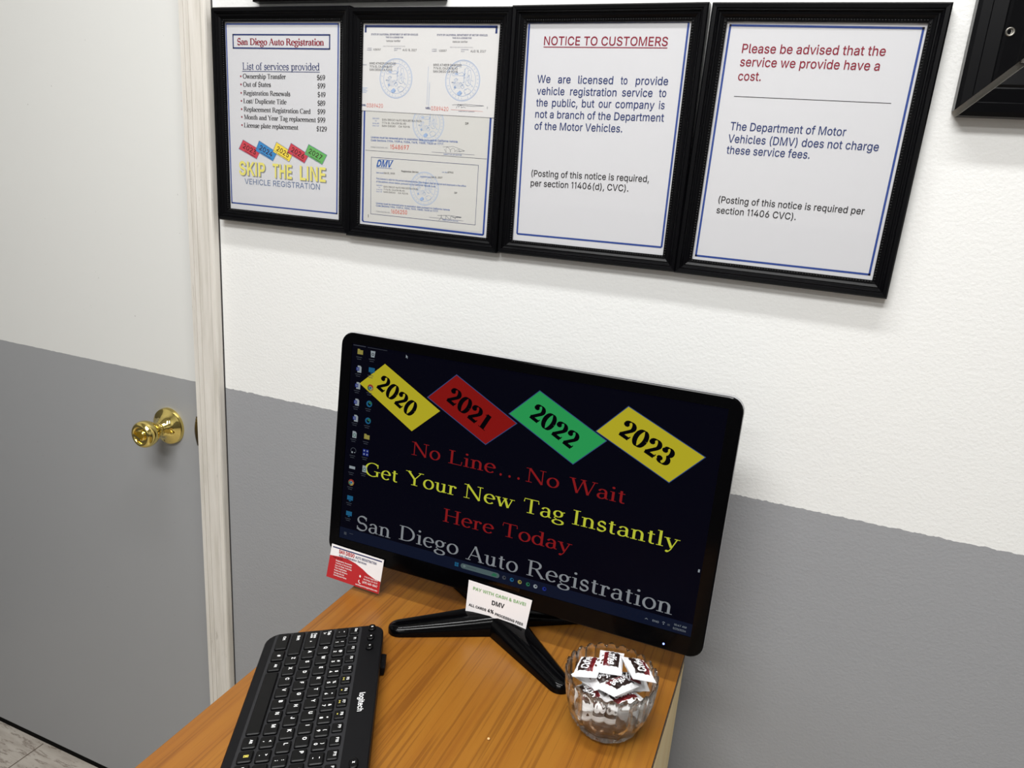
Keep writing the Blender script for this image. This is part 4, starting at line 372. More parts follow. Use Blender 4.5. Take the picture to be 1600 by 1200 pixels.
(126, 453, [52,150,55,188,66,218,82,240,103,255,127,263,151,266,175,264,197,256,220,241,275,198,286,193,299,192,318,196,332,207,341,226,344,253,400,253,397,215,386,185,370,163,349,148,326,139,301,137,276,139,254,148,232,162,177,204,166,209,154,210,136,207,121,196,111,178,108,150], [20,19,14,26,25,10,10,9,26,6,5,29,2,32,31,22,21,13,3,2,31,28,7,29,5,4,30,27,26,9,1,33,32,25,24,11,10,25,11,19,18,15,1,0,33,2,1,32,17,16,15,11,24,12,24,23,12,28,27,8,21,20,13,13,20,14,28,8,7,23,22,12,22,13,12,30,29,5,9,8,27,4,3,31,7,6,29,19,15,14,18,17,15,4,31,30])]
SAN = {}
for n_, w_, p_, t_ in SAN_TABLE: SAN[chr(n_)] = (w_/1000, [(p_[i]/1000, p_[i+1]/1000) for i in range(0, len(p_), 2)], [tuple(t_[i:i+3]) for i in range(0, len(t_), 3)])
SAN[' '] = (0.188, [], [])
SAN['I'] = (0.174, [(.060, 0), (.114, 0), (.114, .509), (.060, .509)], [(0, 1, 2), (0, 2, 3)])
SAN['1'] = (0.290, [(.150, 0), (.206, 0), (.206, .509), (.160, .509), (.150, .440), (.058, .385), (.058, .440)], [(0, 1, 2), (0, 2, 4), (4, 2, 3), (4, 3, 6), (4, 6, 5)])
CAPH = 0.5087
_gc = {}
def glyph(c, bold):
    if (c, bold) in _gc: return _gc[(c, bold)]
    adv, vs, fs = SAN.get(c, SAN['o'])
    if bold:
        ed = {}
        for f in fs:
            for i in range(3): ed[(f[i], f[(i+1) % 3])] = 1
        nv = [[] for _ in vs]
        for a, b in ed:
            if (b, a) in ed: continue
            d = Vector((vs[b][0]-vs[a][0], vs[b][1]-vs[a][1]))
            if d.length < 1e-6: continue
            d.normalize(); q = Vector((d.y, -d.x)); nv[a].append(q); nv[b].append(q)
        out = []
        for p, q in zip(vs, nv):
            m = sum(q, Vector((0, 0)))
            if q and m.length > 0.4: m *= bold/max(0.4, m.dot(q[0])); out.append((p[0]+m.x, p[1]+m.y))
            else: out.append(p)
        vs = out
    _gc[(c, bold)] = (adv, vs, fs)
    return _gc[(c, bold)]
def sans(text, bold=0.0):
    """mesh of a line of sans lettering: (verts, faces) with the baseline at 0"""
    bold *= 0.7; V = []; F = []; x = 0.0
    for c in text:
        adv, vs, fs = glyph(c, bold); b = len(V)
        V += [(x+v[0], v[1]) for v in vs]; F += [tuple(b+i for i in f) for f in fs]
        x += adv+bold
    return V, F

def arc(cx, cy, rx, ry, a0, a1, n=14):
    return [(cx+rx*math.cos(math.radians(a0+(a1-a0)*i/n)), cy+ry*math.sin(math.radians(a0+(a1-a0)*i/n))) for i in range(n+1)]
# serif alphabet: advance, strokes (pen, points); pens: k thick stem, t hairline, n broad nib, x slanted nib, s serif (x, y, half width), d dot
SER = {
'A': (.94, [('t', [(.10, 0), (.45, 1)]), ('k', [(.44, 1), (.82, 0)]), ('t', [(.22, .36), (.68, .36)]), ('s', .10, 0, .11), ('s', .82, 0, .13)]),
'C': (.88, [('n', arc(.50, .5, .40, .5, 48, 312, 24)), ('t', [(.78, .68), (.78, .96)])]),
'D': (.96, [('k', [(.2, 0), (.2, 1)]), ('n', [(.2, .98), (.38, .98)]+arc(.38, .5, .46, .48, 90, -90, 18)+[(.2, .02)]), ('s', .2, 0, .14), ('s', .2, 1, .14)]),
'E': (.82, [('k', [(.2, 0), (.2, 1)]), ('t', [(.2, .98), (.72, .98), (.72, .78)]), ('t', [(.2, .52), (.56, .52)]), ('t', [(.56, .64), (.56, .4)]), ('t', [(.2, .02), (.74, .02), (.76, .24)]), ('s', .2, 0, .14), ('s', .2, 1, .14)]),
'G': (1.0, [('n', arc(.52, .5, .42, .5, 48, 300, 24)), ('t', [(.82, .68), (.82, .96)]), ('k', [(.80, .05), (.80, .40)]), ('t', [(.6, .03), (.8, .08)]), ('s', .8, .42, .16)]),
'H': (1.0, [('k', [(.2, 0), (.2, 1)]), ('k', [(.8, 0), (.8, 1)]), ('t', [(.2, .52), (.8, .52)])]+[('s', x, y, .14) for x in (.2, .8) for y in (0, 1)]),
'I': (.44, [('k', [(.22, 0), (.22, 1)]), ('s', .22, 0, .15), ('s', .22, 1, .15)]),
'L': (.80, [('k', [(.2, 0), (.2, 1)]), ('t', [(.2, .02), (.72, .02), (.75, .28)]), ('s', .2, 0, .14), ('s', .2, 1, .14)]),
'M': (1.15, [('t', [(.17, 0), (.17, 1)]), ('k', [(.2, 1), (.57, .04)]), ('t', [(.57, .02), (.94, 1)]), ('k', [(.97, 0), (.97, 1)]), ('s', .17, 0, .12), ('s', .97, 0, .14), ('s', .12, 1, .1), ('s', 1.0, 1, .12)]),
'N': (1.02, [('t', [(.17, 0), (.17, 1)]), ('k', [(.17, 1), (.84, 0)]), ('t', [(.84, 0), (.84, 1)]), ('s', .17, 0, .13), ('s', .12, 1, .1), ('s', .84, 1, .13)]),
'O': (1.0, [('n', arc(.5, .5, .42, .5, 0, 360, 28))]),
'R': (.94, [('k', [(.2, 0), (.2, 1)]), ('n', [(.2, .98), (.42, .98)]+arc(.42, .75, .26, .23, 90, -90, 14)+[(.2, .52)]), ('k', [(.48, .52), (.84, 0)]), ('s', .2, 0, .14), ('s', .2, 1, .14), ('s', .86, 0, .1)]),
'S': (.72, [('x', arc(.37, .74, .25, .26, 30, 250, 14)+arc(.36, .26, .28, .26, 75, -150, 14)), ('t', [(.6, .74), (.6, .98)]), ('t', [(.1, .28), (.1, .03)])]),
'T': (.86, [('k', [(.43, 0), (.43, 1)]), ('t', [(.06, .76), (.08, .98), (.78, .98), (.80, .76)]), ('s', .43, 0, .16)]),
'W': (1.3, [('k', [(.1, 1), (.38, 0)]), ('t', [(.38, 0), (.66, 1)]), ('k', [(.64, 1), (.92, 0)]), ('t', [(.92, 0), (1.2, 1)]), ('s', .1, 1, .13), ('s', .64, 1, .12), ('s', 1.2, 1, .11)]),
'Y': (.92, [('k', [(.1, 1), (.47, .46)]), ('t', [(.82, 1), (.47, .46)]), ('k', [(.47, 0), (.47, .48)]), ('s', .1, 1, .13), ('s', .82, 1, .12), ('s', .47, 0, .15)]),
'a': (.60, [('k', [(.45, .50), (.45, .06)]), ('n', arc(.28, .47, .17, .18, 165, 0, 10)), ('n', [(.45, .39), (.32, .38)]+arc(.25, .19, .17, .18, 80, 290, 12)+[(.45, .12)]), ('t', [(.45, .05), (.58, .04)])]),
'b': (.66, [('k', [(.15, 0), (.15, 1)]), ('n', arc(.36, .33, .23, .32, 150, -150, 18)), ('s', .1, 1, .08)]),
'c': (.58, [('n', arc(.31, .33, .24, .33, 40, 315, 18)), ('d', .48, .50)]),
'd': (.68, [('n', arc(.30, .33, .23, .32, 30, 330, 18)), ('k', [(.52, 0), (.52, 1)]), ('s', .46, 1, .08), ('s', .57, 0, .08)]),
'e': (.60, [('n', arc(.31, .33, .24, .33, 8, 318, 18)), ('t', [(.08, .37), (.55, .37)])]),
'f': (.42, [('k', [(.18, 0), (.18, .8)]), ('n', arc(.34, .80, .16, .19, 180, 50, 8)), ('t', [(.05, .65), (.36, .65)]), ('s', .18, 0, .13)]),
'g': (.62, [('n', arc(.28, .44, .19, .21, 0, 360, 18)), ('t', [(.18, .26), (.1, .14), (.22, .06)]), ('n', arc(.3, -.13, .25, .16, 0, 360, 18)), ('t', [(.44, .56), (.6, .62)])]),
'h': (.70, [('k', [(.16, 0), (.16, 1)]), ('n', arc(.34, .42, .19, .23, 165, 0, 10)), ('k', [(.53, .42), (.53, 0)]), ('s', .16, 0, .13), ('s', .54, 0, .13), ('s', .11, 1, .09)]),
'i': (.34, [('k', [(.17, 0), (.17, .65)]), ('d', .16, .92), ('s', .17, 0, .13), ('s', .12, .65, .08)]),
'k': (.68, [('k', [(.15, 0), (.15, 1)]), ('t', [(.17, .28), (.5, .64)]), ('k', [(.28, .38), (.56, 0)]), ('s', .15, 0, .13), ('s', .56, 0, .11), ('s', .5, .65, .11), ('s', .1, 1, .09)]),
'l': (.34, [('k', [(.17, 0), (.17, 1)]), ('s', .17, 0, .13), ('s', .12, 1, .08)]),
'm': (1.06, [('k', [(.16, 0), (.16, .65)]), ('n', arc(.34, .42, .18, .23, 165, 0, 10)), ('k', [(.52, .42), (.52, 0)]), ('n', arc(.70, .42, .18, .23, 165, 0, 10)), ('k', [(.88, .42), (.88, 0)]), ('s', .16, 0, .12), ('s', .52, 0, .12), ('s', .89, 0, .12), ('s', .11, .65, .08)]),
'n': (.70, [('k', [(.16, 0), (.16, .65)]), ('n', arc(.34, .42, .19, .23, 165, 0, 10)), ('k', [(.53, .42), (.53, 0)]), ('s', .16, 0, .13), ('s', .54, 0, .13), ('s', .11, .65, .08)]),
'o': (.64, [('n', arc(.32, .33, .25, .33, 0, 360, 22))]),
'p': (.66, [('k', [(.16, -.3), (.16, .65)]), ('n', arc(.37, .33, .22, .32, 150, -150, 18)), ('s', .16, -.3, .13), ('s', .11, .65, .08)]),
'r': (.50, [('k', [(.16, 0), (.16, .65)]), ('n', arc(.32, .44, .16, .20, 165, 70, 6)), ('d', .40, .57), ('s', .16, 0, .14), ('s', .11, .65, .08)]),
's': (.50, [('x', arc(.25, .49, .15, .165, 30, 250, 10)+arc(.25, .17, .18, .165, 75, -150, 10)), ('t', [(.4, .48), (.4, .63)]), ('t', [(.08, .19), (.08, .03)])]),
't': (.42, [('k', [(.18, .1), (.18, .82)]), ('t', [(.04, .64), (.36, .64)]), ('n', arc(.29, .13, .11, .12, 190, 310, 6))]),
'u': (.70, [('k', [(.16, .65), (.16, .22)]), ('n', arc(.33, .22, .17, .21, 180, 340, 10)), ('k', [(.52, .65), (.52, 0)]), ('s', .1, .64, .08), ('s', .47, .64, .08), ('s', .58, .02, .07)]),
'v': (.64, [('k', [(.1, .65), (.32, 0)]), ('t', [(.32, 0), (.55, .65)]), ('s', .1, .65, .11), ('s', .55, .65, .1)]),
'w': (.92, [('k', [(.1, .65), (.28, 0)]), ('t', [(.28, 0), (.47, .65)]), ('k', [(.45, .65), (.64, 0)]), ('t', [(.64, 0), (.83, .65)]), ('s', .1, .65, .11), ('s', .46, .65, .1), ('s', .83, .65, .1)]),
'y': (.64, [('k', [(.1, .65), (.33, .02)]), ('t', [(.55, .65), (.3, -.12), (.2, -.27)]), ('d', .15, -.25), ('s', .1, .65, .11), ('s', .55, .65, .1)]),
'0': (.62, [('n', arc(.31, .5, .23, .5, 0, 360, 24))]),
'1': (.52, [('k', [(.28, 0), (.28, 1)]), ('t', [(.1, .86), (.27, .97)]), ('s', .28, 0, .16)]),
'2': (.62, [('n', arc(.30, .72, .21, .27, 165, -10, 12)+[(.47, .56), (.12, .06)]), ('b', [(.07, .06), (.54, .06)]), ('t', [(.54, .06), (.57, .24)]), ('d', .13, .74)]),
'3': (.60, [('n', arc(.28, .75, .19, .25, 155, -70, 12)+arc(.27, .27, .22, .27, 80, -150, 14)), ('d', .11, .22), ('d', .12, .76)]),
'4': (.62, [('k', [(.42, 0), (.42, 1)]), ('t', [(.41, .98), (.05, .30), (.58, .30)])]),
'5': (.60, [('t', [(.50, .96), (.16, .96), (.13, .56)]), ('n', arc(.27, .32, .23, .30, 120, -150, 16))]),
'6': (.62, [('n', arc(.31, .30, .22, .30, 0, 360, 18)), ('n', [(.09, .3), (.12, .6), (.24, .84), (.48, .98)])]),
'7': (.60, [('b', [(.06, .94), (.54, .94)]), ('n', [(.54, .94), (.34, .5), (.24, 0)])]),
'8': (.62, [('n', arc(.31, .75, .19, .25, 0, 360, 18)), ('n', arc(.31, .27, .23, .27, 0, 360, 18))]),
'9': (.62, [('n', arc(.31, .70, .22, .30, 0, 360, 18)), ('n', [(.53, .7), (.5, .4), (.38, .16), (.14, .02)])]),
'$': (.62, [('x', arc(.31, .72, .21, .23, 30, 250, 12)+arc(.31, .27, .23, .23, 75, -150, 12)), ('t', [(.31, -.1), (.31, 1.1)])]),
'.': (.30, [('d', .14, .05)]), '/': (.36, [('t', [(.02, -.05), (.32, 1)])]), '-': (.4, [('t', [(.06, .33), (.34, .33)])]), ' ': (.34, []),
}
def serif(text, thick=0.15, thin=0.05, sp=0.0, sh=None):
    vs = []; fs = []; x0 = 0.0; sh = sh or thin*0.8
    def strip(pts, wf):
        pts = [Vector(p) for p in pts]; n = len(pts); b = len(vs)
        for i, p in enumerate(pts):
            d = (pts[min(i+1, n-1)]-pts[max(i-1, 0)])
            if d.length < 1e-6: d = Vector((0, 1))
            d.normalize(); h = wf(d)/2; q = Vector((-d.y, d.x))*h
            vs.append((x0+p.x+q.x, p.y+q.y)); vs.append((x0+p.x-q.x, p.y-q.y))
        for i in range(n-1): fs.append((b+2*i, b+2*i+1, b+2*i+3, b+2*i+2))
    for ch in text:
        adv, st = SER.get(ch, SER['o'])
        for s in st:
            if s[0] == 'k': strip(s[1], lambda d: thick)
            elif s[0] == 't': strip(s[1], lambda d: thin)
            elif s[0] == 'b': strip(s[1], lambda d: thick*0.9)
            elif s[0] == 'n': strip(s[1], lambda d: thin+(thick-thin)*min(1, abs(d.y*0.97+d.x*-0.15))**1.3)
            elif s[0] == 'x': strip(s[1], lambda d: thin+(thick*1.05-thin)*abs(d.x*0.8-d.y*0.6)**1.3)
            elif s[0] == 's':
                _, x, y, hw = s; yy = y+(sh/2 if y < 0.3 else -sh/2); hw = hw+thick*0.22
                strip([(x-hw, yy), (x+hw, yy)], lambda d: sh)
            elif s[0] == 'd':
                _, x, y = s; r = max(thick*0.62, .05); b = len(vs)
                for k in range(8): vs.append((x0+x+r*math.cos(k*PI/4), y+r*math.sin(k*PI/4)))
                fs.append(tuple(range(b, b+8)))
        x0 += adv+sp
    return vs, fs
def fit(vf, a, b, cap, caph, z=0.0, shear=0.0, width=True):
    """place lettering with its baseline from a to b (2-D), capitals cap high"""
    vs, fs = vf
    x0 = min(v[0] for v in vs); x1 = max(v[0] for v in vs)
    d = Vector((b[0]-a[0], b[1]-a[1])); ln = d.length; d.normalize(); n = Vector((-d.y, d.x))
    sx = ln/(x1-x0) if width else cap/caph; sy = cap/caph
    if not width:
        a = (a[0]+d.x*(ln-sx*(x1-x0))/2, a[1]+d.y*(ln-sx*(x1-x0))/2)
    out = []
    for v in vs:
        u = (v[0]-x0)*sx+shear*v[1]*sy; h = v[1]*sy
        out.append((a[0]+d.x*u+n.x*h, a[1]+d.y*u+n.y*h, z))
    return out, fs
class Sheet:
    """a printed flat thing: local x right, z up, printed side towards -y, millimetres in"""
    def __init__(s, xf=None): s.b = MB(); s.b.xf = xf; s.lv = 0
    def poly(s, pts, m, lift=0.15):
        s.b.add([(x/1000, -lift/1000, z/1000) for x, z in pts], [tuple(range(len(pts)))], m)
    def rect(s, x0, z0, x1, z1, m, lift=0.15): s.poly([(x0, z0), (x1, z0), (x1, z1), (x0, z1)], m, lift)
    def line(s, a, b, wd, m, lift=0.2):
        d = Vector((b[0]-a[0], b[1]-a[1]))
        if d.length < 1e-9: return
        d.normalize(); q = Vector((-d.y, d.x))*wd/2
        s.poly([(a[0]-q.x, a[1]-q.y), (b[0]-q.x, b[1]-q.y), (b[0]+q.x, b[1]+q.y), (a[0]+q.x, a[1]+q.y)], m, lift)
    def path(s, pts, wd, m, lift=0.2):
        for a, b in zip(pts, pts[1:]): s.line(a, b, wd, m, lift)
    def frame(s, c, wd, m, lift=0.2):
        for i in range(4): 
            a, b = c[i], c[(i+1) % 4]; d = Vector((b[0]-a[0], b[1]-a[1])).normalized()*wd/2
            s.line((a[0]-d.x, a[1]-d.y), (b[0]+d.x, b[1]+d.y), wd, m, lift)
    def ring(s, cx, cz, rx, rz, wd, m, lift=0.2, n=40):
        vs = []; fs = []
        for k in range(n):
            a = 2*PI*k/n
            for e in (0, wd): vs.append(((cx+(rx-e)*math.cos(a))/1000, -lift/1000, (cz+(rz-e)*math.sin(a))/1000))
        for k in range(n): k2 = (k+1) % n; fs.append((2*k, 2*k2, 2*k2+1, 2*k+1))
        s.b.add(vs, fs, m)
    def disc(s, cx, cz, rx, rz, m, lift=0.2, n=20):
        s.poly([(cx+rx*math.cos(2*PI*k/n), cz+rz*math.sin(2*PI*k/n)) for k in range(n)], m, lift)
    def _put(s, r, m, lift): s.b.add([(v[0]/1000, -lift/1000, v[1]/1000) for v in r[0]], r[1], m)
    def t(s, text, x0, z0, x1, z1, cap, m, bold=0.009, lift=0.3, shear=0.0, width=True):
        s._put(fit(sans(text, bold), (x0, z0), (x1, z1), cap, CAPH, shear=shear, width=width), m, lift)
    def st(s, text, x0, z0, x1, z1, cap, m, thick=0.15, thin=0.05, lift=0.3, sp=0.0):
        s._put(fit(serif(text, thick, thin, sp), (x0, z0), (x1, z1), cap, 1.0), m, lift)
    def build(s, name, parent=None): return s.b.build(name, parent)

# ------------------------------------------------------------------ the room
def plain(name, a, b, m):
    k = MB(); k.box(a, b, m); return struct(k.build(name))
X0, X1, Y1 = -0.98, 2.4, -3.4
DX0, DX1 = -0.775, 0.0405           # door leaf
k = MB()
k.box((DX1+0.004, 0, 0), (X1, 0.12, CEIL), M_wall); k.box((X0, 0, 0), (DX0-0.004, 0.12, CEIL), M_wall); k.box((DX0-0.004, 0, 2.06), (DX1+0.004, 0.12, CEIL), M_wall)
struct(k.build('wall_back'))
plain('wall_left_unseen', (X0-0.1, Y1, 0), (X0, 0.12, CEIL), M_room)  # unseen wall, set close to the door to block light
plain('wall_right', (X1, Y1, 0), (X1+0.1, 0.12, CEIL), M_room)
plain('wall_front', (X0-0.1, Y1-0.1, 0), (X1+0.1, Y1, CEIL), M_room)
plain('ceiling', (X0-0.1, Y1-0.1, CEIL), (X1+0.1, 0.12, CEIL+0.08), M_ceil)
k = MB(); k.box((X0-0.1, Y1-0.1, -0.08), (X1+0.1, 0.12, 0), M_floor)
struct(k.build('floor'))
k = MB()
for i in range(-2, 6):              # tile seams run away from the door wall
    x = -0.4806+0.45*i
    k.box((x-0.0012, Y1, -0.001), (x+0.0012, 0.0, 0.0004), M_grout)
struct(k.build('trim_1'))
k = MB(); k.box((DX0, 0.002, 0.017), (DX1, 0.042, 2.055), M_door)
door = struct(k.build('door_1'))
k = MB(); k.box((DX0, 0.004, 0.001), (DX1, 0.040, 0.017), M_gapshade); tag(k.build('door_gap_shade', door), 'black strip painted as the shade of the gap under the door')  # black strip stands in for the shaded gap under the door leaf
# casing with shallow grooves
def casing(x0, x1, z1):
    w_ = x1-x0
    prof = [(0, 0), (0, -.010), (.0015, -.0125), (.16, -.0130), (.175, -.0100), (.19, -.0132), (.36, -.0135), (.375, -.0106), (.39, -.0138), (.80, -.0142), (.86, -.0150), (.985, -.0145), (1.0, -.012), (1.0, 0)]
    rings = [[(x0+w_*a, y, z) for a, y in prof] for z in (0, z1)]
    k = MB(); k.loft(rings, M_trim, smooth=False); return k
struct(casing(0.0430, 0.0950, 2.12).build('trim_2'))
k = MB(); k.box((0.0950, -0.0020, 0), (0.0962, 0.0, 2.12), mat('dark_joint_gap', lin((58, 56, 56)), 0.9)); struct(k.build('trim_3'))  # thin dark strip along the joint of casing and wall
# lock strike lip
k = MB(); 
k.loft([[(0.0400, 0.0022, z), (0.0400, -0.0002, z), (0.0292-0.0028*q, -0.0004, z), (0.0288-0.0030*q, -0.0008-0.0018*q, z), (0.0310, -0.0012-0.0026*q, z), (0.0400, -0.0022, z)] for q, z in [(math.sin(PI*i/12), 0.8460+0.054*i/12) for i in range(13)]], M_brassdark)
k.build('strike_lip', door)
# door knob: axis towards -y
KX, KZ = -0.0365, 0.8695
xf = T(KX, 0.002, KZ) @ RX(PI/2)
kn = MB()
kn.lathe([(0.0, 0), (0.0335, 0), (0.0335, 0.003), (0.0322, 0.0062), (0.0285, 0.0082), (0.0230, 0.0105), (0.0180, 0.0140), (0.0150, 0.0180), (0.0132, 0.0205), (0.0125, 0.0210)], 48, M_brass, xf)
kn.lathe([(0.0035, 0.0), (0.0035, 0.0025), (0.002, 0.0035), (0.0, 0.0037)], 12, M_brass, xf @ T(0.019, -0.006, 0.0125))
kr = kn.build('door_knob', door, 35)
kn = MB()
kn.lathe([(0.0118, 0.012), (0.0118, 0.020), (0.0135, 0.0215), (0.0118, 0.023), (0.0118, 0.0255), (0.0130, 0.027), (0.0120, 0.029), (0.0125, 0.032), (0.0165, 0.037), (0.0210, 0.043), (0.0232, 0.049), (0.0238, 0.055), (0.0228, 0.0605), (0.0200, 0.064), (0.0165, 0.0652), (0.0148, 0.0645), (0.0138, 0.062), (0.0, 0.0615)], 48, M_brass, xf, cap=False)
kn.build('knob_grip', kr, 50)
kn = MB(); kn.lathe([(0.0098, 0.0612), (0.0098, 0.0640), (0.0085, 0.0652), (0.0, 0.0652)], 28, M_brass, xf)
kn.box((-0.0022, -0.0082, 0.064), (0.0022, 0.0082, 0.0715), M_brass, xf @ RZ(1.15)); kn.build('turn_button', kr, 40)

# ------------------------------------------------------------------ desk
DT = 0.775; DL, DR, DB, DF = 0.4585, 0.9095, -0.070, -0.80
desk = empty('desk', (0.684, -0.44, 0), 'narrow wood laminate desk pushed end-on near the grey wall', 'desk')
def rel(o): return T(*(-v for v in o.location))
k = MB(); k.xf = rel(desk)
k.box((DL, DF, DT-0.0035), (DR, DB, DT), M_wood); k.build('desk_top', desk)
k = MB(); k.xf = rel(desk); k.box((DL+0.0006, DF+0.001, DT-0.025), (DR-0.0006, DB-0.001, DT-0.0036), M_chip); tag(k.build('core_board', desk), 'raw speckled particle board core')
k = MB(); k.xf = rel(desk); k.box((DR, DF, DT-0.0034), (DR+0.0006, DB, DT+0.0002), M_darkedge); tag(k.build('edge_band', desk), 'thin dark edge band')
for nm, a, b in (('side_panel', DR-0.0180, DR-0.0004), ('side_panel', DL, DL+0.018)):
    k = MB(); k.xf = rel(desk); k.box((a, DF+0.02, 0.0), (b, DB, DT-0.0252), M_beige); tag(k.build(nm, desk), 'beige side panel')
k = MB(); k.xf = rel(desk); k.box((DL+0.0185, -0.20, 0.25), (DR-0.0185, -0.184, DT-0.0252), M_beige); k.build('modesty_panel', desk)

# ------------------------------------------------------------------ document frames
W, H = 0.2032, 0.2667
PROF = [(-.0006, .002), (-.0006, .0088), (.0030, .0092), (.0036, .0100), (.0062, .0118), (.0072, .0112), (.0084, .0114), (.0104, .0140), (.0114, .0136), (.0122, .0148), (.0160, .0152), (.0176, .0135), (.0178, .0006)]
def moulding(W, H, prof, m, bead=True, pitch=0.0030):
    k = MB(); rings = []
    n = len(prof)
    for (cx, cz, sx, sz) in ((0, 0, -1, 1), (W, 0, 1, 1), (W, -H, 1, -1), (0, -H, -1, -1)):
        rings.append([(cx+sx*d, -h, cz+sz*d) for d, h in prof])
    for i in range(4):
        a, b = rings[i], rings[(i+1) % 4]
        for j in range(n):
            j2 = (j+1) % n
            k.add([a[j], b[j], b[j2], a[j2]], [(0, 1, 2, 3)], m)
    if bead:
        for (ax, az, bx, bz) in ((0, 0, W, 0), (W, 0, W, -H), (W, -H, 0, -H), (0, -H, 0, 0)):
            ln = math.hypot(bx-ax, bz-az); q = int(ln/pitch)
            dx, dz = (bx-ax)/ln, (bz-az)/ln; ox, oz = -dz, dx      # outward
            for i in range(q):
                s = (i+0.5)*ln/q; cx, cz = ax+dx*s+ox*0.0014, az+dz*s+oz*0.0014
                r1, r2 = 0.0013, 0.0013; vs = []
                for rr, h in ((1.0, .0088), (.72, .0098)):
                    for c_ in range(6):
                        an = c_*PI/3; u = r1*rr*math.cos(an); v_ = r2*rr*math.sin(an)
                        vs.append((cx+dx*u+ox*v_, -h, cz+dz*u+oz*v_))
                vs.append((cx, -.0102, cz))
                fs = [(c_, (c_+1) % 6, 6+(c_+1) % 6, 6+c_) for c_ in range(6)]+[(6+c_, 6+(c_+1) % 6, 12) for c_ in range(6)]
                k.add(vs, fs, M_bead, True)
    return k
FR = [(0.1239, 1.5291, 0.0009), (0.3618, 1.5270, -0.0042), (0.5993, 1.5274, 0.0047), (0.8410, 1.5279, -0.0103)]
def doc_frame(i, label, sheets, Wd=W, Hd=H, loc=None, rot=0, group='black document frames in a row on the wall'):
    if loc is None: x, z, t = FR[i]; loc = (x, -0.0006, z); rot = -t
    e = empty('document_frame', loc, label, 'picture frame', (0, rot, 0), group)
    moulding(Wd, Hd, PROF, M_frame).build('frame_moulding', e)
    k = MB(); k.box((-0.0005, -0.0079, -Hd+0.0-0.0005), (Wd+0.0005, -0.0072, 0.0005), M_glass); k.build('glass_pane', e)
    k = MB(); k.box((-0.004, -0.0050, -Hd-0.004), (Wd+0.004, -0.0012, 0.004), mat('backing_board', lin((120, 104, 84)), 0.9)); k.build('backing_board', e)
    for nm, fn in sheets:
        s = Sheet(T(0, -0.0056, 0)); fn(s); s.build(nm, e)
    return e
def paper(s, m=M_paper, pts=None, lift=0.0):
    s.poly(pts or [(-.5, -267), (203.6, -267), (203.6, .5), (-.5, .5)], m, lift)

def doc_services(s):
    paper(s)
    s.frame([(2.2, -3.2), (197.5, -3.6), (197.2, -257.6), (3.2, -257.4)], 2.0, I_blue)
    s.frame([(14.6, -17.4), (183.4, -17.4), (183.3, -35.4), (14.6, -35.4)], 2.0, I_navy)
    s.st('San Diego Auto Registration', 22.3, -31.0, 174.2, -31.0, 8.6, I_dred, 0.20, 0.07)
    s.st('List of services provided', 30.6, -64.6, 166.9, -63.2, 9.6, I_navy, 0.13, 0.055)
    s.line((30, -66.8), (167, -65.6), 0.8, I_navy)
    rows = [('Ownership Transfer', 30.9, -76.7, 108.5, '$69', 162.3, 176.0, -76.0), ('Out of States', 30.9, -88.0, 81.7, '$99', 163.3, 176.3, -87.0), ('Registration Renewals', 31.2, -99.7, 116.0, '$49', 163.6, 176.7, -98.5),
            ('Lost/ Duplicate Title', 30.8, -110.9, 109.4, '$89', 163.3, 176.4, -110.0), ('Replacement Registration Card', 31.1, -122.4, 151.4, '$99', 163.3, 176.5, -121.4),
            ('Month and Year Tag replacement', 31.1, -133.4, 160.3, '$99', 163.3, 176.5, -132.6), ('License plate replacement', 30.7, -145.0, 129.5, '$129', 161.7, 179.2, -144.6)]
    for a, x0, z, x1, p, q0, q1, zp in rows:
        s.st(a, x0, z, x1, z+0.9, 6.4, I_black, 0.17, 0.065); s.st(p, q0, zp, q1, zp, 6.7, I_black, 0.16, 0.06); s.disc(27.0, z+2.9, 1.3, 1.3, I_dred)
    tk = [('2023', I_tred, [(28.3, -163.1), (61.0, -176.5), (52.8, -189.4), (19.8, -176.5)]), ('2024', I_tblue, [(58.5, -163.0), (91.4, -178.1), (83.0, -190.5), (51.1, -177.4)]), ('2025', I_tyel, [(90.3, -163.3), (120.9, -177.1), (112.8, -190.0), (83.3, -177.1)]),
          ('2026', I_tred, [(116.6, -163.3), (148.2, -177.8), (140.3, -190.2), (109.5, -177.0)]), ('2027', I_tgreen, [(147.9, -163.5), (179.6, -176.6), (171.4, -190.2), (140.6, -177.6)])]
    for i, (tx, m, c) in enumerate(tk):
        s.poly([(x, z) for x, z in c][::-1], m, 0.15+0.02*i); s.frame(c, 0.5, I_blg, 0.3+0.02*i)
        a = Vector(c[3]).lerp(Vector(c[2]), 0.15).lerp(Vector(c[0]).lerp(Vector(c[1]), 0.15), 0.30); b = Vector(c[3]).lerp(Vector(c[2]), 0.86).lerp(Vector(c[0]).lerp(Vector(c[1]), 0.86), 0.30)
        s.t(tx, a.x, a.y, b.x, b.y, 7.0, I_txt, 0.01, 0.35+0.02*i)
        a = Vector(c[3]).lerp(Vector(c[2]), 0.3).lerp(Vector(c[0]).lerp(Vector(c[1]), 0.3), 0.12); b = Vector(c[3]).lerp(Vector(c[2]), 0.9).lerp(Vector(c[0]).lerp(Vector(c[1]), 0.9), 0.12)
        s.line(a, b, 0.5, I_txt, 0.35)
    for tx, x0, x1 in (('SKIP', 19.2, 68.5), ('THE', 82.5, 117.5), ('LINE', 132.0, 177.5)):
        s.t(tx, x0+1.4, -215.1, x1+1.6, -215.1, 19.0, I_shade, 0.035, 0.25); s.t(tx, x0, -213.9, x1, -213.9, 19.0, I_yel, 0.03, 0.4)
    s.t('VEHICLE REGISTRATION', 29.4, -227.2, 167.4, -226.0, 8.0, I_blg, 0.0)

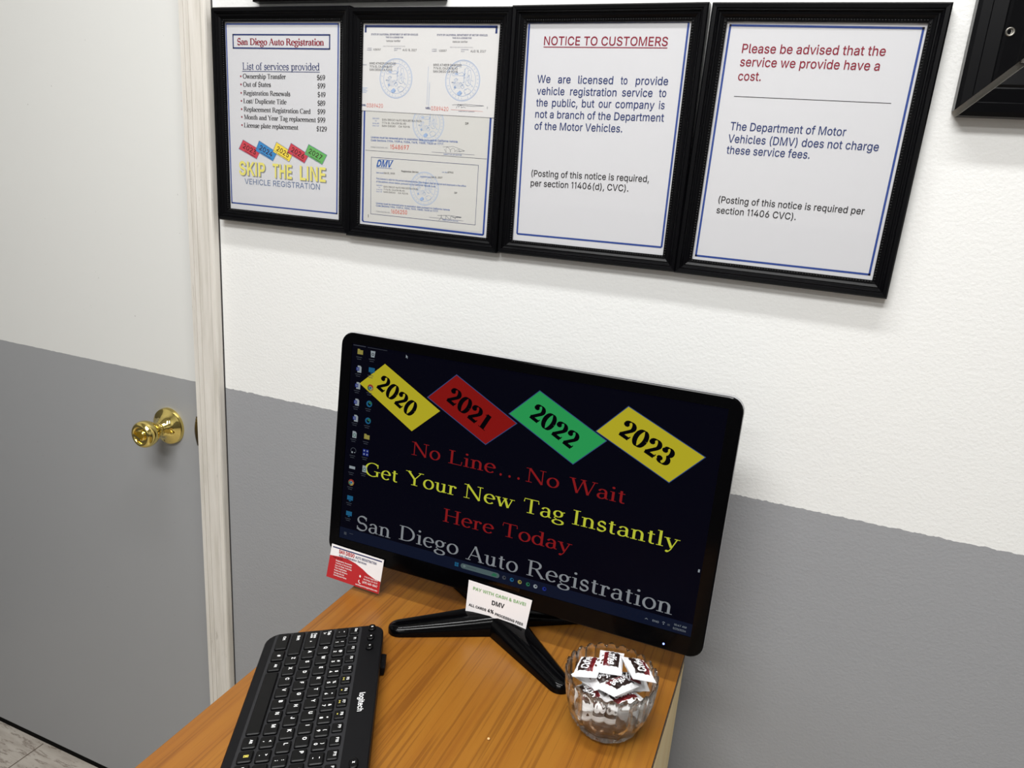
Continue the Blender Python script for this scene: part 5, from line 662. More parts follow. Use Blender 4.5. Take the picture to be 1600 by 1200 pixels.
def seal(s, cx, cz, r, m, lift=0.18, k=1.0):
    s.ring(cx, cz, r, r, 0.7*k, m, lift); s.ring(cx, cz, r-1.4*k, r-1.4*k, 0.3*k, m, lift); s.ring(cx, cz, r*0.76, r*0.76, 0.5*k, m, lift)
    for i in range(30):                              # lettering round the rim
        a = 2*PI*i/30+0.1; q = r*0.86
        if i % 8 == 7: continue
        ca, sa = math.cos(a), math.sin(a)
        s.line((cx+ca*(q-r*.045), cz+sa*(q-r*.045)), (cx+ca*(q+r*.045), cz+sa*(q+r*.045)), 0.45*k, m, lift)
    g = lambda pts: s.path([(cx+x*r, cz+y*r) for x, y in pts+pts[:1]], 0.42*k, m, lift)
    f = lambda pts: s.poly([(cx+x*r, cz+y*r) for x, y in pts], m, lift)
    g([(-.60, .30), (-.42, .42), (-.2, .34), (-.05, .40), (.1, .30), (.08, .22), (-.3, .24), (-.58, .22)]); f([(-.50, .30), (-.40, .36), (-.24, .30), (-.3, .27)])
    g([(-.5, .02), (-.36, .12), (-.28, .02), (-.34, -.04)]); g([(-.62, -.10), (-.4, -.06), (-.44, -.14)]); f([(-.5, -.34), (-.40, -.24), (-.36, -.34), (-.42, -.40)])
    g([(.05, -.10), (.09, .55), (.12, .56), (.12, -.05)]); g([(.22, .05), (.3, .5), (.42, .52), (.5, .2), (.44, -.2), (.3, -.25), (.16, -.15)]); g([(.30, .0), (.34, .3), (.40, .1), (.36, -.14)])
    f([(-.30, -.62), (-.12, -.48), (0, -.56), (-.04, -.70), (-.2, -.74)]); g([(.1, -.5), (.3, -.36), (.52, -.46), (.44, -.62), (.2, -.66)]); g([(-.1, -.28), (.06, -.18), (.12, -.32), (0, -.4)])
    rr = random.Random(5)
    for i in range(22):
        a = rr.uniform(0, 2*PI); q = r*0.66*math.sqrt(rr.random()); x = cx+q*math.cos(a); z = cz+q*math.sin(a); e = rr.uniform(.04, .12)*r; t_ = rr.uniform(-.8, .8)
        s.line((x-e*math.cos(t_), z-e*math.sin(t_)), (x+e*math.cos(t_), z+e*math.sin(t_)), 0.4*k, m, lift)
    for i in range(5): s.line((cx-.62*r+i*.04*r, cz-(.12+.06*i)*r), (cx+(.1-.05*i)*r, cz-(.10+.07*i)*r), 0.25*k, m, lift)
def scribble(s, x0, z0, x1, z1, h, seed, wd=0.35):
    r = random.Random(seed); pts = []
    for i in range(34):
        t = i/33; a = h*(1-t)**0.8
        pts.append((x0+(x1-x0)*t+1.6*math.sin(t*30), z0+(z1-z0)*t+a*math.sin(t*26+seed)*0.55))
    s.path(pts, wd, I_sig, 0.3)
    s.path([(x0-2, z0+h*0.4), (x0+(x1-x0)*0.45, z0+h*0.62), (x1, z1+h*0.1), (x0+(x1-x0)*0.6, z1-h*0.15)], wd, I_sig, 0.3)
def doc_back(s):
    paper(s, M_paper)
    s.path([(4.4, -100), (4.9, -262.0), (196.8, -262.6), (196.6, -100)], 2.6, I_blue)
def cert(s, z0, top, k, num, sealc, sig, full):
    """one certificate; z0 shifts it"""
    s.st('SAN DIEGO AUTO REGISTRATION', sealc[2], z0, sealc[3], z0+0.7, 2.5*k, I_black, 0.17, 0.07)
    s.t('7176 EL CAJON BLVD', sealc[2], z0-4.1*k, sealc[2]+38*k, z0-3.6*k, 2.4*k, I_black)
    s.t('SAN DIEGO    CA 92115', sealc[2], z0-8.0*k, sealc[2]+44*k, z0-7.5*k, 2.4*k, I_black)
    for j, tx in enumerate(('ISSUED', 'TO', 'VALID', 'ONLY AT')): s.t(tx, sealc[4], z0+1.4-3.2*k*j, sealc[4]+11*k, z0+1.6-3.2*k*j, 1.6*k, I_logo, width=len(tx) > 3)
def doc_lower(s):
    s.poly([(7, -262), (194.6, -259.5), (195.0, -100), (7, -100)], M_card, 0.25)
    for c in ((7, -163.9), ): s.line((7.4, -164.0), (194.9, -164.0), 0.5, I_sig, 0.35)
    seal(s, 105.3, -124.2, 24, I_lblue, 0.3)
    cert(s, -123.4, 0, 1.0, '', (0, 0, 33.1, 95.5, 17.6), 0, 0)
    s.t('DP', 160.7, -122.4, 165.2, -122.4, 2.6, I_black, lift=0.5)
    s.t('License must be renewed prior to expiration date pursuant to California Vehicle', 16, -147.1, 150.8, -145.9, 2.5, I_logo, 0.012, 0.5)
    s.t('Code Sections 11106, 11109.4, 11204, 11415, 11508, 11620 or 11717.', 16, -151.2, 130.5, -150.1, 2.5, I_logo, 0.012, 0.5)
    s.t('FORM CONTROL NO.', 16.3, -160.0, 44, -159.7, 1.7, I_grey, lift=0.5); s.t('1548697', 47.5, -160.0, 77.2, -159.3, 5.7, I_num, lift=0.5)
    scribble(s, 131, -155.5, 162, -156.5, 7, 3); s.line((112.4, -160.2), (176.7, -159.9), 0.3, I_navy, 0.4); s.t('DIRECTOR OF MOTOR', 131, -162.6, 158, -162.2, 1.3, I_logo, lift=0.5)
    s.frame([(17.3, -172.8), (183.4, -172.7), (184.0, -250.5), (18.5, -250.6)], 0.5, I_navy, 0.4)
    s.t('DMV', 26.1, -184.6, 50.6, -184.2, 8.4, I_logo, 0.035, 0.5, 0.28); s.line((30, -175.0), (54, -174.9), 0.5, I_logo, 0.4); s.line((26, -186.2), (51, -186.0), 0.5, I_logo, 0.4)
    seal(s, 103.6, -209.2, 22.5, I_lblue, 0.3)
    s.st('Registration Service', 66.5, -189.3, 93.5, -188.8, 2.2, I_black, 0.16, 0.07, 0.5); s.t('Lic. No.', 129.8, -185.9, 138, -185.8, 1.6, I_logo, lift=0.5); s.t('87922', 138.4, -185.9, 146.9, -185.6, 2.1, I_black, lift=0.5)
    s.t('Date Issued', 26, -193.8, 38, -193.7, 1.6, I_logo, lift=0.5); s.t('Oct 31, 2025', 38.5, -193.7, 56.2, -193.3, 2.1, I_black, lift=0.5); s.t('Expiration Date', 97.1, -194.2, 113, -194.0, 1.6, I_logo, lift=0.5); s.t('Oct 31, 2027', 113.5, -194, 130.8, -193.4, 2.1, I_black, lift=0.5)
    s.t('This license is valid for the period indicated above. This license shall be signed and displayed in the office', 26.2, -202.1, 166.9, -201.9, 2.1, I_logo, lift=0.5)
    s.t('of the address shown below, pursuant to the California Vehicle Code.', 26.3, -206.0, 121.5, -205.9, 2.1, I_logo, lift=0.5)
    cert(s, -212.4, 0, 0.9, '', (0, 0, 38.6, 93.7, 26.8), 0, 0); s.t('DP', 150, -212.1, 154.3, -212.1, 2.4, I_black, lift=0.5)
    s.t('License must be renewed prior to expiration date pursuant to California Vehicle', 27, -235.9, 144.5, -235.2, 2.2, I_logo, 0.012, 0.5)
    s.t('Code Sections 11106, 11109.4, 11204, 11415, 11508, 11620 or 11717.', 27.1, -239.3, 127.1, -238.7, 2.2, I_logo, 0.012, 0.5)
    s.t('FORM CONTROL NO.', 27.4, -247.1, 50.2, -247.1, 1.6, I_grey, lift=0.5); s.t('1606250', 52.2, -246.9, 78.1, -246.2, 5.5, I_num, lift=0.5)
    scribble(s, 128, -246, 163, -243, 7, 5, 0.45); s.line((113.2, -246.8), (166.1, -246.8), 0.3, I_navy, 0.4); s.t('DIRECTOR OF MOTOR', 134, -249, 158, -248.8, 1.3, I_logo, lift=0.5)
    s.line((14.4, -251.7), (14.5, -256.0), 0.6, I_black, 0.4)
def doc_licence(s):
    s.poly([(-.4, -111.4), (203.4, -112.2), (203.4, .4), (-.4, .4)], M_licence, 0.65)
    s.line((-.4, -111.5), (203.4, -112.3), 0.5, I_grey, 0.6)
    l = 0.8
    s.line((2.6, -4.2), (198.3, -4.2), 2.9, I_navy, l); s.line((4.0, -4), (4.0, -12), 2.8, I_navy, l); s.line((197.0, -4), (197.0, -12), 2.8, I_navy, l)
    for o, big in ((0, 0), (1, 1)):
        X = lambda a, b: (b if o else a)
        s.t('STATE OF CALIFORNIA, DEPARTMENT OF MOTOR VEHICLES', X(12.8, 112.8), -15.3, X(84.7, 185.1), -15.1, 2.1, I_navy, 0.02, l)
        s.t('THIS IS A LICENSE FOR', X(35.5, 135.4), -18.6, X(62.5, 162.9), -18.6, 1.8, I_navy, 0.02, l)
        s.t('Vehicle Verifier', X(36.3, 135.7), -23.4, X(58.6, 157.7), -23.2, 2.4, I_black, 0, l)
        s.t('(SEE OTHER SIDE FOR INSTRUCTIONS)', X(32.2, 132.5), -29.4, X(65.8, 165.5), -29.2, 1.2, I_grey, 0, l)
        s.t('V28357', X(16.6, 116.5), -34.3, X(28.4, 128), -34.2, 2.4, I_black, 0, l)
        s.t('LICENSE', X(7.1, 106.5), -32.2, X(14, 113.5), -32.2, 1.2, I_navy, 0, l); s.t('NUMBER', X(7.1, 106.5), -34.4, X(14, 113.5), -34.4, 1.2, I_navy, 0, l)
        s.t('EXPIRATION', X(49.4, 149), -32.0, X(59.7, 159.5), -32.0, 1.2, I_navy, 0, l); s.t('DATE', X(49.4, 149), -34.2, X(54, 153.6), -34.2, 1.2, I_navy, 0, l)
        s.t('AUG 18, 2027', X(62.2, 162.6), -34.4, X(83.7, 184.1), -34.4, 2.8, I_black, 0, l)
        seal(s, X(53.3, 153.3), -68.7, 25.3, I_lblue, l-0.05)
        for j, (tx, e0, e1) in enumerate((('MIKE ATHEER DAWOOD', 52.6, 150.6), ('7176 EL CAJON BLVD', 46.9, 145.2), ('SAN DIEGO CA 92115', 47.0, 145.5))):
            s.t(tx, X(11.5, 109.6), -51.8-4.0*j, X(e0, e1), -51.5-4.0*j, 2.7, I_black, 0, l+0.1)
        s.t('MBL', X(0.6, 100.6), -105.6, X(7.3, 108), -105.6, 2.4, I_navy, 0.04, l); s.t('0389420', X(8.2, 108.9), -107.0, X(34.2, 134.7), -106.8, 5.0, I_num, 0, l)
    s.t('ISSUED', 0.6, -53.2, 6.8, -53.2, 1.3, I_navy, 0, l)
    for j in range(4): s.line((0.5, -82-1.9*j), (9-2*(j % 2), -82-1.9*j), 0.6, I_lblue, l)
    for j in range(24): s.line((102.2, -53-2.0*j), (102.2, -53.8-2.0*j), 0.9, I_lblue, l); s.line((105.0, -72-1.3*j), (105.0, -72.7-1.3*j), 0.8, I_lblue, l)
    s.path([(140, -99.0), (160, -97.4), (186, -98.4), (170, -99.6), (150, -98.6)], 0.35, I_sig, l); s.path([(146, -103), (149, -97.5), (149.5, -101.5), (153, -98), (153.5, -102), (157, -100.6), (160, -102)], 0.35, I_sig, l)
    s.line((138.6, -104.9), (185, -105.3), 0.3, I_num, l); s.t('DIRECTOR OF LICENSING', 149.9, -107.1, 173, -106.8, 1.2, I_navy, 0, l); s.t('B', 190.5, -101.8, 192, -101.8, 2.6, I_grey, 0, l)

def doc_notice(s):
    paper(s)
    s.path([(3.0, -2.0), (6.1, -257.6), (199.2, -256.6), (199.0, -2.0)], 2.3, I_blue); s.line((2.0, -1.2), (200, -1.6), 1.0, I_navy)
    s.t('NOTICE TO CUSTOMERS', 24.2, -26.0, 177.6, -26.6, 9.6, I_red); s.line((24, -28.4), (177.8, -28.8), 1.0, I_red)
    for ln in ([('We', 19.1, -69.7, 36.5), ('are', 46.5, -69.7, 62.9), ('licensed', 72.7, -69.6, 116.8), ('to', 126.2, -69.4, 134.6), ('provide', 144.7, -69.3, 183.4)],
               [('vehicle', 19.6, -83.6, 56.1), ('registration', 63.6, -83.3, 122.5), ('service', 129.4, -82.8, 166.5), ('to', 174.2, -82.4, 182.9)],
               [('the', 19.8, -97.4, 35.2), ('public,', 41, -97.1, 74.5), ('but', 80.1, -96.8, 96), ('our', 101.5, -96.5, 117.4), ('company', 122.6, -96.2, 170.4), ('is', 175.9, -95.9, 182.7)],
               [('not a branch of the Department', 19.7, -111.1, 183.6)], [('of the Motor Vehicles.', 20, -125.3, 134.3)]):
        for tx, x0, z, x1 in ln: s.t(tx, x0, z, x1, z+(1.3 if len(tx) > 20 else 0.2), 8.9, I_navy)
    s.t('(Posting of this notice is required,', 20.3, -182.8, 174.1, -180.2, 7.7, I_black); s.t('per section 11406(d), CVC).', 20.3, -195.0, 149.8, -193.0, 7.7, I_black)
def doc_fees(s):
    paper(s)
    s.frame([(4.3, -4.3), (199.4, -5.3), (198.6, -260.4), (4.4, -261.6)], 2.3, I_blue)
    s.t('Please be advised that the', 21.2, -32.5, 168.5, -32.3, 9.3, I_red); s.t('service we provide have a', 21.3, -46.4, 165.7, -47.0, 9.3, I_red); s.t('cost.', 21.5, -61.4, 46.5, -61.2, 9.3, I_red)
    s.line((20.2, -78.6), (184, -79), 0.6, I_black)
    s.t('The Department of Motor', 21.5, -115.0, 145.4, -114.5, 8.7, I_navy); s.t('Vehicles (DMV) does not charge', 21.2, -128.7, 181.1, -128.0, 8.7, I_navy); s.t('these service fees.', 21.4, -141.2, 112.8, -140.7, 8.7, I_navy)
    s.t('(Posting of this notice is required per', 21, -197, 180.2, -195.8, 7.4, I_black); s.t('section 11406 CVC).', 20.6, -209.3, 110.3, -208.6, 7.4, I_black)
doc_frame(0, 'black framed price list with SKIP THE LINE, nearest the door', [('price_list_sheet', doc_services)])
doc_frame(1, 'black framed DMV licence and certificates with round blue seals', [('backing_sheet', doc_back), ('certificate_sheet', doc_lower), ('licence_sheet', doc_licence)])
doc_frame(2, 'black framed NOTICE TO CUSTOMERS, between the seals and the cost notice', [('notice_sheet', doc_notice)])
doc_frame(3, 'black framed notice beginning Please be advised, nearest the damaged frame', [('notice_sheet', doc_fees)])
doc_frame(9, 'black frame above the price list, only its bottom rail in the photo', [('blank_sheet', lambda s: s.poly([(-.5, -204), (267, -204), (267, .5), (-.5, .5)], M_paper, 0))], H, W, (0.1995, -0.0006, 1.774), -0.0020, None)

# big black frame with its corner joint open
bf = empty('large_frame', (1.083, -0.0006, 1.436), 'wide black moulded frame with open mitre joint and screw, at upper right', 'picture frame')
BP = [(0, 0), (0, .020), (.004, .0215), (.0125, .0225), (.0135, .0215), (.026, .0232), (.0275, .0222), (.030, .0235), (.044, .0215), (.046, .0200), (.060, .0170), (.064, .0120), (.064, 0)]   # from the outer edge inward
def rail(p0, p1, inward, m0, m1, name, rot=0.0, piv=None, extra=None):
    """straight moulding from p0 to p1 (x, z), cut at 45 degrees at each end"""
    d = Vector((p1[0]-p0[0], p1[1]-p0[1])); ln = d.length; d.normalize(); q = Vector(inward)
    ra = []; rb = []
    for w_, h in BP:
        ra.append((p0[0]+d.x*w_+q.x*w_, -h, p0[1]+d.y*w_+q.y*w_)); rb.append((p1[0]-d.x*w_+q.x*w_, -h, p1[1]-d.y*w_+q.y*w_))
    k = MB()
    if rot: k.xf = T(piv[0], 0, piv[1]) @ RY(rot) @ T(-piv[0], 0, -piv[1])
    n = len(BP); k.add(ra+rb, [(j, (j+1) % n, n+(j+1) % n, n+j) for j in range(n)], M_frame)
    k.add(ra, [tuple(range(n))], M_rawmitre); k.add(rb, [tuple(range(n))[::-1]], M_rawmitre)
    return k.build(name, bf)
ls = rail((0, 0.0048), (0, 0.56), (1, 0), 0, 0, 'side_rail', 0.0)
rail((0.0042, 0), (0.44, 0), (0, 1), 0, 0, 'bottom_rail', 0.0)
rail((0.44, 0.0), (0.44, 0.56), (-1, 0), 0, 0, 'side_rail'); rail((0, 0.56), (0.44, 0.56), (0, -1), 0, 0, 'top_rail')
k = MB(); k.box((0.050, -0.012, 0.052), (0.392, -0.006, 0.508), mat('plain_panel_grey', (0.3, 0.3, 0.3), 0.6)); k.build('inner_panel', bf)
k = MB(); k.lathe([(0.0042, 0), (0.0042, 0.0010), (0.0036, 0.0014), (0.0026, 0.0012), (0.0022, 0.0003), (0.0008, 0.0002)], 20, M_steel, T(0.0325, -0.0228, 0.078) @ RX(PI/2)); k.build('screw', ls, 40)

# ------------------------------------------------------------------ monitor
MC = (0.6755, -0.1580, 0.8203); TILT = 0.0933
mon = empty('monitor', (0.6755, -0.13, DT), 'black widescreen computer monitor showing a coloured year poster', 'monitor')
MX = rel(mon) @ T(*MC) @ RX(-TILT)
MW, MH = 0.516, 0.3113
def rrect(x0, z0, x1, z1, r, y, n=6):
    p = []
    for cx, cz, a in ((x1-r, z0+r, -90), (x1-r, z1-r, 0), (x0+r, z1-r, 90), (x0+r, z0+r, 180)):
        for i in range(n+1):
            t = math.radians(a+90*i/n); p.append((cx+r*math.cos(t), y, cz+r*math.sin(t)))
    return p
k = MB(); k.xf = MX
h = MW/2
AX0, AX1, AZ0, AZ1 = -0.2418, 0.2422, 0.0245, 0.2975
inner = [(AX0, AZ0), (AX1, AZ0), (AX1, AZ1), (AX0, AZ1)]
def inner_ring(y, n=7):
    p = []
    for cx, cz in ((AX1, AZ0), (AX1, AZ1), (AX0, AZ1), (AX0, AZ0)): p += [(cx, y, cz)]*n
    return p
def ins(e, y, r=0.0165): return rrect(-h+e, e, h-e, MH-e, max(r-e*0.6, 0.004), y)
k.loft([inner_ring(0.0016), inner_ring(0.0), ins(0.0016, 0.0), ins(0.0004, 0.0006), ins(0.0, 0.0016)], M_gloss, False, False)
k.build('bezel', mon)
k = MB(); k.xf = MX
k.loft([ins(0.0, 0.0016), ins(-0.0004, 0.0024), ins(-0.0004, 0.0105), ins(0.004, 0.015)], M_rimglint, True, False); tag(k.build('rim', mon), 'rim round the case, painted grey for its edge highlight')
k = MB(); k.xf = MX
k.loft([ins(0.004, 0.015), ins(0.016, 0.022), ins(0.05, 0.034), ins(0.09, 0.040)], M_kb, True, True); k.build('back_shell', mon, 40)
# the picture on the screen
SX = MX @ T(0, 0.0012, 0)
s = Sheet(SX)
R_ = lambda x0, z0, x1, z1, m, l: s.rect(x0, z0, x1, z1, m, l)
R_(AX0*1000, AZ0*1000, AX1*1000, AZ1*1000, E_bg, 0.0)
R_(AX0*1000, AZ0*1000, AX1*1000, 40.5, E_bar, 0.05)
dm = [('2020', E_yel, [(-190.4, 277.7), (-105.2, 230.4), (-143.2, 196.3), (-226.5, 245.6)]), ('2021', E_red, [(-87.0, 280.5), (-0.3, 234.3), (-38.4, 199.7), (-124.8, 244.9)]),
      ('2022', E_green, [(24.1, 279.5), (112.8, 235.0), (76.3, 198.7), (-11.8, 244.4)]), ('2023', E_yel, [(132.7, 280.2), (226.0, 238.8), (190.9, 201.3), (98.8, 244.0)])]
for tx, m, c in dm:
    s.poly(c[::-1], m, 0.08)
    if m is not E_yel or tx == '2023': s.frame(c, 0.9, E_line, 0.1)
    A, B, C_, D = (Vector(p) for p in c)
    at = lambda u, v: D.lerp(C_, u).lerp(A.lerp(B, u), v)
    a, b = at(0.17, 0.28), at(0.84, 0.28); up = (A-D).length*0.52
    vs, fs = fit(serif(tx, 0.235, 0.05, 0.06), a, b, 20.5, 1.0)
    s._put((vs, fs), E_black, 0.14)
for tx, x0, x1, z, cap, m in (('No', -141.2, -99.0, 165.4, 17.6, E_txt_red), ('Line', -87, -21.2, 165.4, 17.6, E_txt_red), ('No', 19, 62.4, 164.6, 17.6, E_txt_red), ('Wait', 74.5, 144, 164.7, 17.6, E_txt_red),
    ('Get', -208.6, -158.2, 123.0, 18.2, E_txt_yel), ('Your', -146.4, -71.8, 124.5, 18.2, E_txt_yel), ('New', -61.4, 8.6, 125.2, 18.2, E_txt_yel), ('Tag', 20.3, 74.5, 125.2, 18.2, E_txt_yel), ('Instantly', 84.5, 213.6, 125.0, 18.2, E_txt_yel),
    ('Here', -86.8, -14.8, 86.4, 17.8, E_txt_red), ('Today', -4, 88.4, 87.6, 17.8, E_txt_red),
    ('San', -214.8, -161.8, 43.2, 20.0, E_txt_grey), ('Diego', -148.9, -60.7, 45.6, 20.0, E_txt_grey), ('Auto', -49.6, 22.7, 43.8, 20.0, E_txt_grey), ('Registration', 34.9, 217.1, 45.0, 20.5, E_txt_grey)):
    s.st(tx, x0, z, x1, z, cap, m, 0.122, 0.05, 0.14, 0.03)
for i in range(3): s.disc(-14+12*i, 166.0, 1.6, 1.6, E_txt_red, 0.14, 10)
def icon(x, z, kind):
    l = 0.2
    if kind == 'folder': R_(x-4.2, z-3.2, x+4.2, z+2.6, E_ic3, l); R_(x-4.2, z+2.6, x-0.6, z+3.8, E_ic3, l)
    elif kind == 'bin':
        s.poly([(x-2.6, z-4.2), (x+2.6, z-4.2), (x+3.6, z+4.2), (x-3.6, z+4.2)], E_ic1, l); s.ring(x, z-0.2, 1.9, 1.9, 0.8, E_black, l+.05, 12)
    elif kind == 'doc': s.poly([(x-2.4, z-4.6), (x+3.6, z-4.6), (x+3.6, z+2.6), (x+1.6, z+4.6), (x-2.4, z+4.6)], E_ic1, l); R_(x-4.4, z-2.4, x+0.4, z+2.2, E_ic7, l+.05); s.t('W', x-3.8, z-1.6, x-0.2, z-1.6, 3, E_ic1, 0, l+.1)
    elif kind == 'sheet': s.poly([(x-3.2, z-4.6), (x+3.2, z-4.6), (x+3.2, z+2.6), (x+1.2, z+4.6), (x-3.2, z+4.6)], E_ic1, l); s.ring(x, z-0.8, 2.4, 2.4, 0.8, E_ic5, l+.05, 14)
    elif kind == 'swirl': s.ring(x, z, 4.4, 4.4, 2.2, E_ic2, l, 20); s.disc(x+1.5, z+1.4, 2.2, 2.0, E_ic5, l+.05); s.disc(x+1, z-1.2, 1.4, 1.2, E_black, l+.1)
    elif kind == 'round': s.disc(x, z, 4.6, 4.6, E_ic6, l); s.poly([(x, z), (x+4.6, z+1), (x+2.6, z-3.8), (x-1, z-4.5)], E_ic3, l+.05); s.poly([(x, z), (x-1, z-4.5), (x-4.2, z-1.8), (x-3.8, z+2.2)], E_ic5, l+.05); s.disc(x, z, 2.2, 2.2, E_ic1, l+.1); s.disc(x, z, 1.6, 1.6, E_ic2, l+.15)
    elif kind == 'pc': R_(x-4.6, z-2.6, x+4.6, z+3.6, E_ic2, l); R_(x-1.6, z-4.4, x+1.6, z-3.2, E_ic2, l)
    elif kind == 'grid':
        for a in (-2.4, 2.4):
            for b in (-2.4, 2.4): R_(x+a-2.1, z+b-2.1, x+a+2.1, z+b+2.1, E_ic7, l); s.disc(x+a, z+b, 1.1, 1.1, E_ic1, l+.05, 8)
    elif kind == 'bar': R_(x-4.6, z-1.6, x+4.6, z+2.2, E_ic1, l)
    elif kind == 'gauge': s.path([(x+4*math.cos(t*PI/8), z+4*math.sin(t*PI/8)) for t in range(-1, 10)], 0.8, E_ic4, l); R_(x-3, z-3.6, x-0.6, z-1.4, E_ic1, l); R_(x+1.4, z-2.8, x+3, z-1.8, E_ic1, l)
    for j, wd in enumerate((5.6, 4.2)): s.path([(x-wd+i*1.25, z-7.2-2.6*j+0.35*(-1)**i) for i in range(int(wd*1.6))], 0.7, E_ic4, l)
for z, kd in zip((287.5, 264.6, 242.2, 219.6, 197.5, 174.8, 152.3, 128.2, 107.2, 84.5, 62.0), ('folder', 'doc', 'doc', 'doc', 'doc', 'sheet', 'gauge', 'bar', 'round', 'pc', 'pc')): icon(-228.8, z, kd)
for z, kd in zip((287.5, 265.9, 242.5, 220.7, 197.6, 175.4, 153.5, 130.6), ('bin', 'pc', 'round', 'swirl', 'swirl', 'folder', 'grid', 'sheet')): icon(-209.5, z, kd)
s.path([(-240, 295.4), (-222, 295.5), (-221, 295.6)], 1.0, E_ic4, 0.2); s.path([(-218+i*1.4, 295.3+0.3*(-1)**i) for i in range(22)], 0.5, E_ic4, 0.2)
s.poly([(-160.5, 294.6), (-160.5, 290.2), (-159.3, 291.2), (-158.4, 289.6), (-157.8, 290.0), (-158.7, 291.6), (-157.4, 291.7)], E_ic1, 0.25)
for a in (0, 1):
    for b in (0, 1): R_(-63.9+2.9*a, 30.3+2.9*b, -61.4+2.9*a, 32.8+2.9*b, E_ic2, 0.2)
s.poly([(-52+3.4*math.cos(t*PI/8), 33.2+3.4*math.sin(t*PI/8)) for t in range(4, 13)]+[(-4+3.4*math.cos(t*PI/8), 33.2+3.4*math.sin(t*PI/8)) for t in range(-4, 5)], E_pill, 0.2)
s.ring(-50, 33.4, 1.4, 1.4, 0.5, E_ic1, 0.3, 10); s.path([(-46+i, 33.2+0.3*(-1)**i) for i in range(14)], 0.6, E_ic4, 0.3); s.poly([(-12, 31.2), (-5, 31.2), (-4, 34.5), (-9, 35.6)], E_ic5, 0.3)
for i, (x, m) in enumerate(((5.9, E_ic4), (16.5, E_ic2), (27.3, E_ic3), (38.4, E_ic5), (48.4, E_ic1), (60.3, E_ic7))):
    s.disc(x, 33, 2.7, 2.7, m, 0.2, 12); s.disc(x+0.6, 33.4, 1.1, 1.1, E_black, 0.25, 8)
R_(-231.5-3, 30.6, -231.5+1, 34.6, E_ic4, 0.2); s.path([(-226+i*1.2, 34.2) for i in range(6)], 0.7, E_ic4, 0.2); s.path([(-226+i*1.2, 31) for i in range(10)], 0.5, E_bar, 0.2)
s.path([(187.6, 31.2), (189.2, 32.4), (190.8, 31.2)], 0.5, E_ic1, 0.2); s.t('ENG', 196.5, 30.6, 204, 30.6, 2.4, E_ic1, 0, 0.2)
s.path([(208, 33), (209.5, 33.8), (211, 33)], 0.6, E_ic1, 0.2); s.disc(209.5, 31.2, 0.7, 0.7, E_ic1, 0.2, 8); R_(214, 30.8, 217, 33, E_ic4, 0.2)
s.t('10:47 AM', 221.5, 33.2, 235.8, 33.2, 2.4, E_ic1, 0, 0.2); s.t('5/20/2026', 221.0, 28.4, 235.8, 28.4, 2.4, E_ic1, 0, 0.2)
R_(238.2, 104.6, 240.2, 108.2, E_ic1, 0.2)
tag(s.build('screen', mon), 'lit dark screen with coloured lettering')
k = MB(); k.lathe([(0.0012, 0), (0.0012, 0.0004), (0.0, 0.0006)], 12, E_led, MX @ T(0.2134, -0.0001, 0.0075) @ RX(PI/2)); tag(k.build('power_light', mon), 'tiny blue power light')
# stand
HX, HY = 0.6755, -0.128
k = MB(); k.xf = rel(mon)
def leg(k, p0, p1, w0, w1, h0, h1, z=DT):
    p0 = Vector(p0); p1 = Vector(p1); d = (p1-p0); ln = d.length; d.normalize(); q = Vector((-d.y, d.x)); rings = []
    st = [(t, 1.0) for t in (0, .15, .3, .45, .6, .75, .88)]
    r1 = w1/2; t0 = 1-r1/ln
    st = [(a*t0, 1.0) for a in (0, .15, .3, .45, .6, .75, .9, 1.0)]+[(t0+math.sin(a)*r1/ln, math.cos(a)) for a in (.4, .75, 1.05, 1.3, 1.48)]
    for t, e in st:
        c = p0+d*ln*t; tt = min(t, 1); wd = (w0+(w1-w0)*tt)/2*e; hh = (h0+(h1-h0)*(tt**0.8))*(0.35+0.65*max(e, 0.02)**0.5)
        ring = [(-1, 0), (-1, .35), (-.86, .72), (-.55, .95), (0, 1.0), (.55, .95), (.86, .72), (1, .35), (1, 0)]
        rings.append([(c.x+q.x*wd*a, c.y+q.y*wd*a, z+0.0005+hh*b) for a, b in ring])
    k.loft(rings, M_gloss, True, True)
for p0, p1, w0, w1, h0, h1 in (((HX+0.004, HY-0.012), (0.556, -0.223), 0.052, 0.026, 0.028, 0.011), ((HX-0.004, HY-0.012), (0.797, -0.229), 0.052, 0.026, 0.028, 0.011),
                               ((HX, HY), (0.775, -0.072), 0.040, 0.024, 0.024, 0.009), ((HX, HY), (0.576, -0.072), 0.040, 0.024, 0.024, 0.009)):
    k = MB(); k.xf = rel(mon); leg(k, p0, p1, w0, w1, h0, h1); k.build('stand_leg', mon, 50)
k = MB(); k.xf = rel(mon)
k.lathe([(0.030, 0.0006), (0.030, 0.024), (0.026, 0.031), (0.015, 0.034)], 32, M_gloss, T(HX, HY-0.008, DT))
k.build('stand_hub', mon, 50)
k = MB(); k.xf = rel(mon)
k.loft([[(HX+a*w_, HY+b*d_+o_, DT+z) for a, b in ((-1, -1), (-.6, -1.3), (.6, -1.3), (1, -1), (1, 1), (-1, 1))] for z, w_, d_, o_ in ((0.025, .030, .016, 0), (0.05, .026, .014, .012), (0.09, .028, .012, .021), (0.15, .030, .009, .027))], M_gloss, True, True); k.build('stand_neck', mon, 40)

